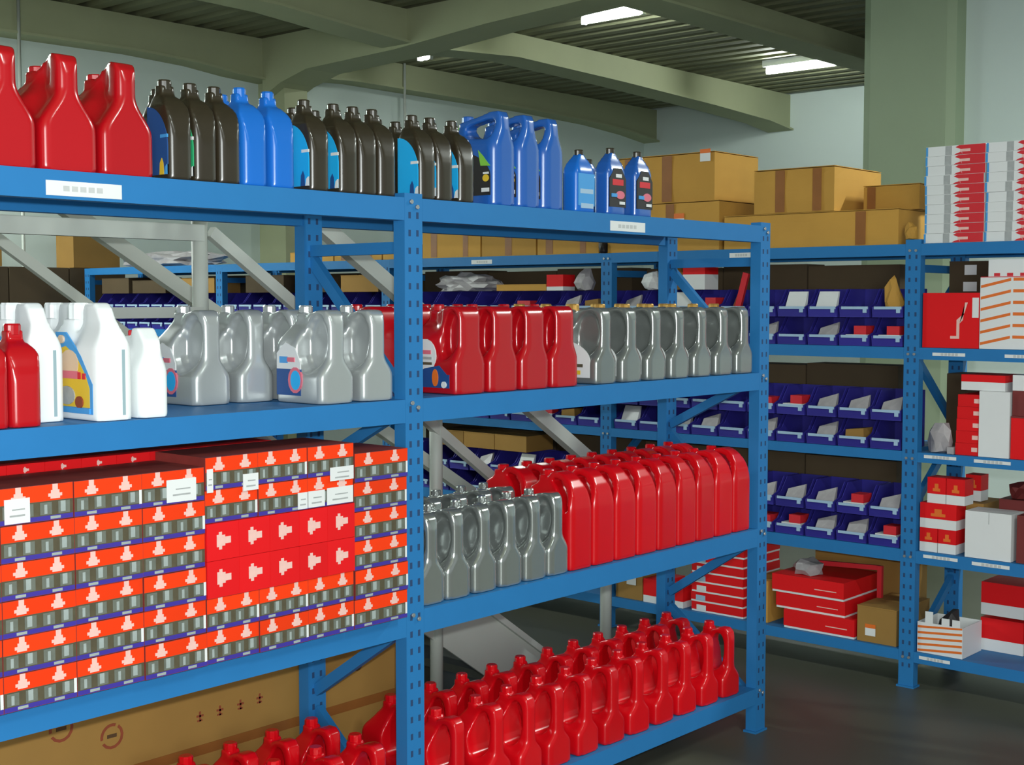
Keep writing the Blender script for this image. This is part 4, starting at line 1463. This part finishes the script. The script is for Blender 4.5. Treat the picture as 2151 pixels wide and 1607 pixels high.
# lowest shelf, bay right of the front rack: pile of flat red boxes, brown cartons, red profiles
def red_flat(label, x, y, z, dx, dy, h, rz=0.0, edge=True):
    t = thing('flat_box', label, 'box', (x, y, z), rz, 'flat red boxes on the lowest shelf')
    bm = new(); box(bm, 0, dx, 0, dy, 0.010, h); obj('lid', bm, M_CRED, t)
    bm = new(); box(bm, 0.002, dx - 0.002, 0.002, dy - 0.002, 0, 0.0098); obj('tray', bm, M_WHITE, t)
    bm = new(); poly_x(bm, -0.0008, rect(dy * .1, dy * .4, h * .42, h * .47), 0, 0.0008); obj('printed_line', bm, M_EMB, t)
    return t


red_flat('bottom flat red box with a white rim, shifted to the right of the pile', 5.58, 2.862, Z, 0.19, 0.365, 0.088)
red_flat('middle flat red box of the pile on the lowest shelf', 5.59, 2.915, Z + 0.0885, 0.35, 0.36, 0.075)
red_flat('top flat red box of the pile under the grey bag', 5.585, 2.920, Z + 0.1640, 0.36, 0.375, 0.085)
crumple('plastic_bag', 'pale grey plastic bag lying on the pile of flat red boxes', 'bag', (5.69, 3.16, Z + 0.2492), 0.075, 0.075, 0.05, M_BAG, 21)
cardboard('small brown carton left of the flat red pile', 5.60, 3.325, Z, 0.3, 0.105, 0.20, m=M_CARD)
cardboard('brown carton with a white sticker right of the flat red pile', 5.585, 2.660, Z, 0.34, 0.19, 0.16, m=M_CARD2, sticker_at=(0.10, 0.03, 0.05, 0.035))
t = thing('red_profile', 'long thin red angle bar lying over the back of the red pile', 'bar', (0, 0, 0))
bm = new(); bar(bm, (5.80, 2.85, Z + 0.300), (5.80, 3.215, Z + 0.282), 0.02, 0.022); obj('long_leg', bm, M_REDPR, t)
bm = new(); bar(bm, (5.79, 2.842, Z + 0.312), (5.79, 2.842, Z + 0.06), 0.02, 0.022, up=(0, 1, 0)); obj('short_leg', bm, M_REDPR, t)
cardboard('dull brown carton behind the flat red pile that carries the angle bar', 5.955, 2.72, Z, 0.07, 0.55, 0.34, m=M_CARD2)

# pile of flat red cartons with white edges seen between the posts of the front rack
for i in range(7):
    t = thing('flat_box', 'flat red carton with white edges, %s from the bottom of the tall pile' % ORD[i], 'box', (5.585, 3.452 + 0.004 * (i % 2), Z + 0.0485 * i), 0, 'pile of flat red cartons with white edges')
    bm = new(); box(bm, 0, 0.34, 0, 0.30, 0.009, 0.048); obj('lid', bm, M_CRED, t)
    bm = new(); box(bm, 0.001, 0.339, 0.001, 0.299, 0.0, 0.0088); obj('tray', bm, M_WHITE, t)
    bm = new(); poly_x(bm, -0.0010, rect(0.215, 0.270, 0.008, 0.034), 0, 0.001); obj('sticker', bm, M_HOLDER if i % 2 else M_WHITE, t)
rw_carton(0.12, 0.12, 0.2, 0.3, 'red carton with a white sticker left of the tall pile on the lowest shelf', 5.58, 3.925, Z, 'cartons left of the tall red pile', False)
rw_carton(0.10, 0.11, 0.2, 0.3, 'red and white carton upright between the tall pile and its neighbour', 5.58, 3.80, Z, 'cartons left of the tall red pile', False)
cardboard('brown carton with a white sticker, left end of the lowest shelf', 5.585, 4.055, Z, 0.3, 0.17, 0.15, m=M_CARD2, sticker_at=(0.04, 0.075, 0.06, 0.04))

# third and second shelf behind the front rack
Z = GL[3][1]
crumple('parts_bag', 'heap of clear bags with metal parts on the bins of the second shelf', 'bag', (5.71, 5.40, GL[1][1] + 0.2575), 0.08, 0.24, 0.07, M_BAG, 31, 3)
t = rw_carton(0.115, 0.085, 0.1, 0.25, 'red carton with a white foot on top of the bins behind the red jugs', 5.60, 4.60, GL[1][1] + 0.2575, 'cartons on the second shelf bins', False)
rw_carton(0.13, 0.11, 0.12, 0.68, 'white carton with a red top on the bins behind the rear post', 5.60, 3.70, GL[1][1] + 0.2575, 'cartons on the second shelf bins', False)
t = thing('hand_tool', 'red and brown hand tool standing in the upper bins behind the right post', 'tool', (5.61, 3.512, GL[1][1] + 0.146))
bm = new(); bar(bm, (0.012, 0.015, 0), (0.022, -0.030, 0.19), 0.028, 0.028); obj('grip', bm, M_REDPR, t)
bm = new(); bar(bm, (0.012, 0.035, 0.004), (0.03, -0.005, 0.12), 0.026, 0.022); obj('shaft', bm, M_MARK, t)
o = crumple('parts_bag', 'yellow and brown bag standing in the upper bins by the far rack post', 'bag', (5.635, 2.722, GL[1][1] + 0.134), 0.030, 0.048, 0.115, M_CARD, 44)
for i, y in enumerate((4.36, 4.60, 4.84)):
    cardboard('dull brown carton on top of the lower bins behind the shiny silver jugs, %s' % ('right', 'middle', 'left')[i], 5.60, y + 0.5, Z + 0.2575, 0.23, 0.235, 0.085, m=M_CARD2)
# far bays seen under the top shelf at the left
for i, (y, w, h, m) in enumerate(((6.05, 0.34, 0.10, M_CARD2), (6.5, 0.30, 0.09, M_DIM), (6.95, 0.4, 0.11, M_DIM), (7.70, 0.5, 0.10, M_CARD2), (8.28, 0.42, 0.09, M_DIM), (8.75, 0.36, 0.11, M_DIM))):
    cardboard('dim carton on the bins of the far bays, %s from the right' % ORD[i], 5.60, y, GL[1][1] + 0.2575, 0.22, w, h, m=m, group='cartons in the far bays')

# dim cartons added behind the bins to keep the shelf backs dark
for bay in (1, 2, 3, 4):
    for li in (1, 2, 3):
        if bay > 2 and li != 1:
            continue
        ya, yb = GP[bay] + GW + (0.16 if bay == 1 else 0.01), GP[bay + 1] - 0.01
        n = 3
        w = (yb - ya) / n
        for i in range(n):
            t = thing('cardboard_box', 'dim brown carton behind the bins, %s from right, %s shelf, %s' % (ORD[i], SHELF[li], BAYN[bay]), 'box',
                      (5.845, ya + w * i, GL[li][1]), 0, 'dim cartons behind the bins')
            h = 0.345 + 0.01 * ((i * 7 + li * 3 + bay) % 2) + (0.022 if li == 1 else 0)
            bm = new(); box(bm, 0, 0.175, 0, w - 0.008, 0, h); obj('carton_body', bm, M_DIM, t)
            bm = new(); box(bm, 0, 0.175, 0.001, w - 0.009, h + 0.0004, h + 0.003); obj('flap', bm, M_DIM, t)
for li, h in ((1, 0.0), (2, 0.33)):
    if h:
        t = thing('cardboard_box', 'dim brown carton at the back of the third shelf by the post', 'box', (5.845, 2.312, GL[li][1]), 0)
        bm = new(); box(bm, 0, 0.17, 0, 0.25, 0, h); obj('carton_body', bm, M_DIM, t)
        bm = new(); box(bm, 0, 0.17, 0.001, 0.249, h + 0.0004, h + 0.003); obj('flap', bm, M_DIM, t)

# flattened pale boards on the floor past the stair
t = thing('cardboard_sheets', 'pale flattened cardboard lying on the floor by the stair', 'cardboard', (4.0, 4.62, 0))
for i in range(3):
    bm = new(); box(bm, 0.02 * i, 0.95 - 0.03 * i, 0.02 * i, 0.5, 0.012 * i, 0.012 * i + 0.010); obj('sheet', bm, M_GREYST, t)

# dim stacks of cartons added to darken the gap against the back wall, past the end of the long rack, and a grey tarpaulin on the rack
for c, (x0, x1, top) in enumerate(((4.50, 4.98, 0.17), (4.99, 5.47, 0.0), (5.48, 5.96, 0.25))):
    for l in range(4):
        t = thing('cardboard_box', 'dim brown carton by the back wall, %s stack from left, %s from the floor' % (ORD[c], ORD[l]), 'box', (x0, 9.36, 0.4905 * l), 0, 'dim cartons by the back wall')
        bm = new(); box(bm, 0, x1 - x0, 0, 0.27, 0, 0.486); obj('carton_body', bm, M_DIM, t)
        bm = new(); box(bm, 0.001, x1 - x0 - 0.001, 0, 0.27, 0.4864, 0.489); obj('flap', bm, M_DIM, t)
    if top:
        t = thing('cardboard_box', 'brown carton on top of the %s stack by the back wall' % ORD[c], 'box', (x0 + 0.04, 9.37, 1.963))
        bm = new(); box(bm, 0, 0.40, 0, 0.25, 0, top); obj('carton_body', bm, M_CARD2, t)
        bm = new(); box(bm, 0.001, 0.399, 0, 0.25, top + 0.0004, top + 0.003); obj('flap', bm, M_CARD2, t)
crumple('tarpaulin', 'crumpled grey tarpaulin lying on top of the far end of the long rack', 'tarpaulin', (5.78, 8.45, 1.9585), 0.14, 0.62, 0.075, M_BAG, 51, 3)

# clutter on top of the upper bins of the second shelf, behind the red and silver jugs
ZB = GL[1][1] + 0.2575
cardboard('flat yellowish carton on the bins behind the front red jugs', 5.60, 4.72, ZB, 0.10, 0.36, 0.032, m=M_CARD)
crumple('plastic_bag', 'grey plastic bag on the bins just right of the small red carton', 'bag', (5.66, 4.50, ZB), 0.05, 0.06, 0.075, M_BAG, 61)
crumple('plastic_bag', 'small white plastic bag on the bins left of the rear right post', 'bag', (5.65, 4.05, ZB), 0.05, 0.05, 0.07, M_WHITE, 62)
crumple('parts_bag', 'brown bag on the bins between the white bag and the rear right post', 'bag', (5.66, 3.91, ZB), 0.05, 0.06, 0.10, M_CARD2, 63)
crumple('strap_bundle', 'black strap bundle hanging over the top of the long rack between two boxes', 'strap', (5.60, 4.330, 1.958), 0.03, 0.022, 0.05, M_INK, 64)
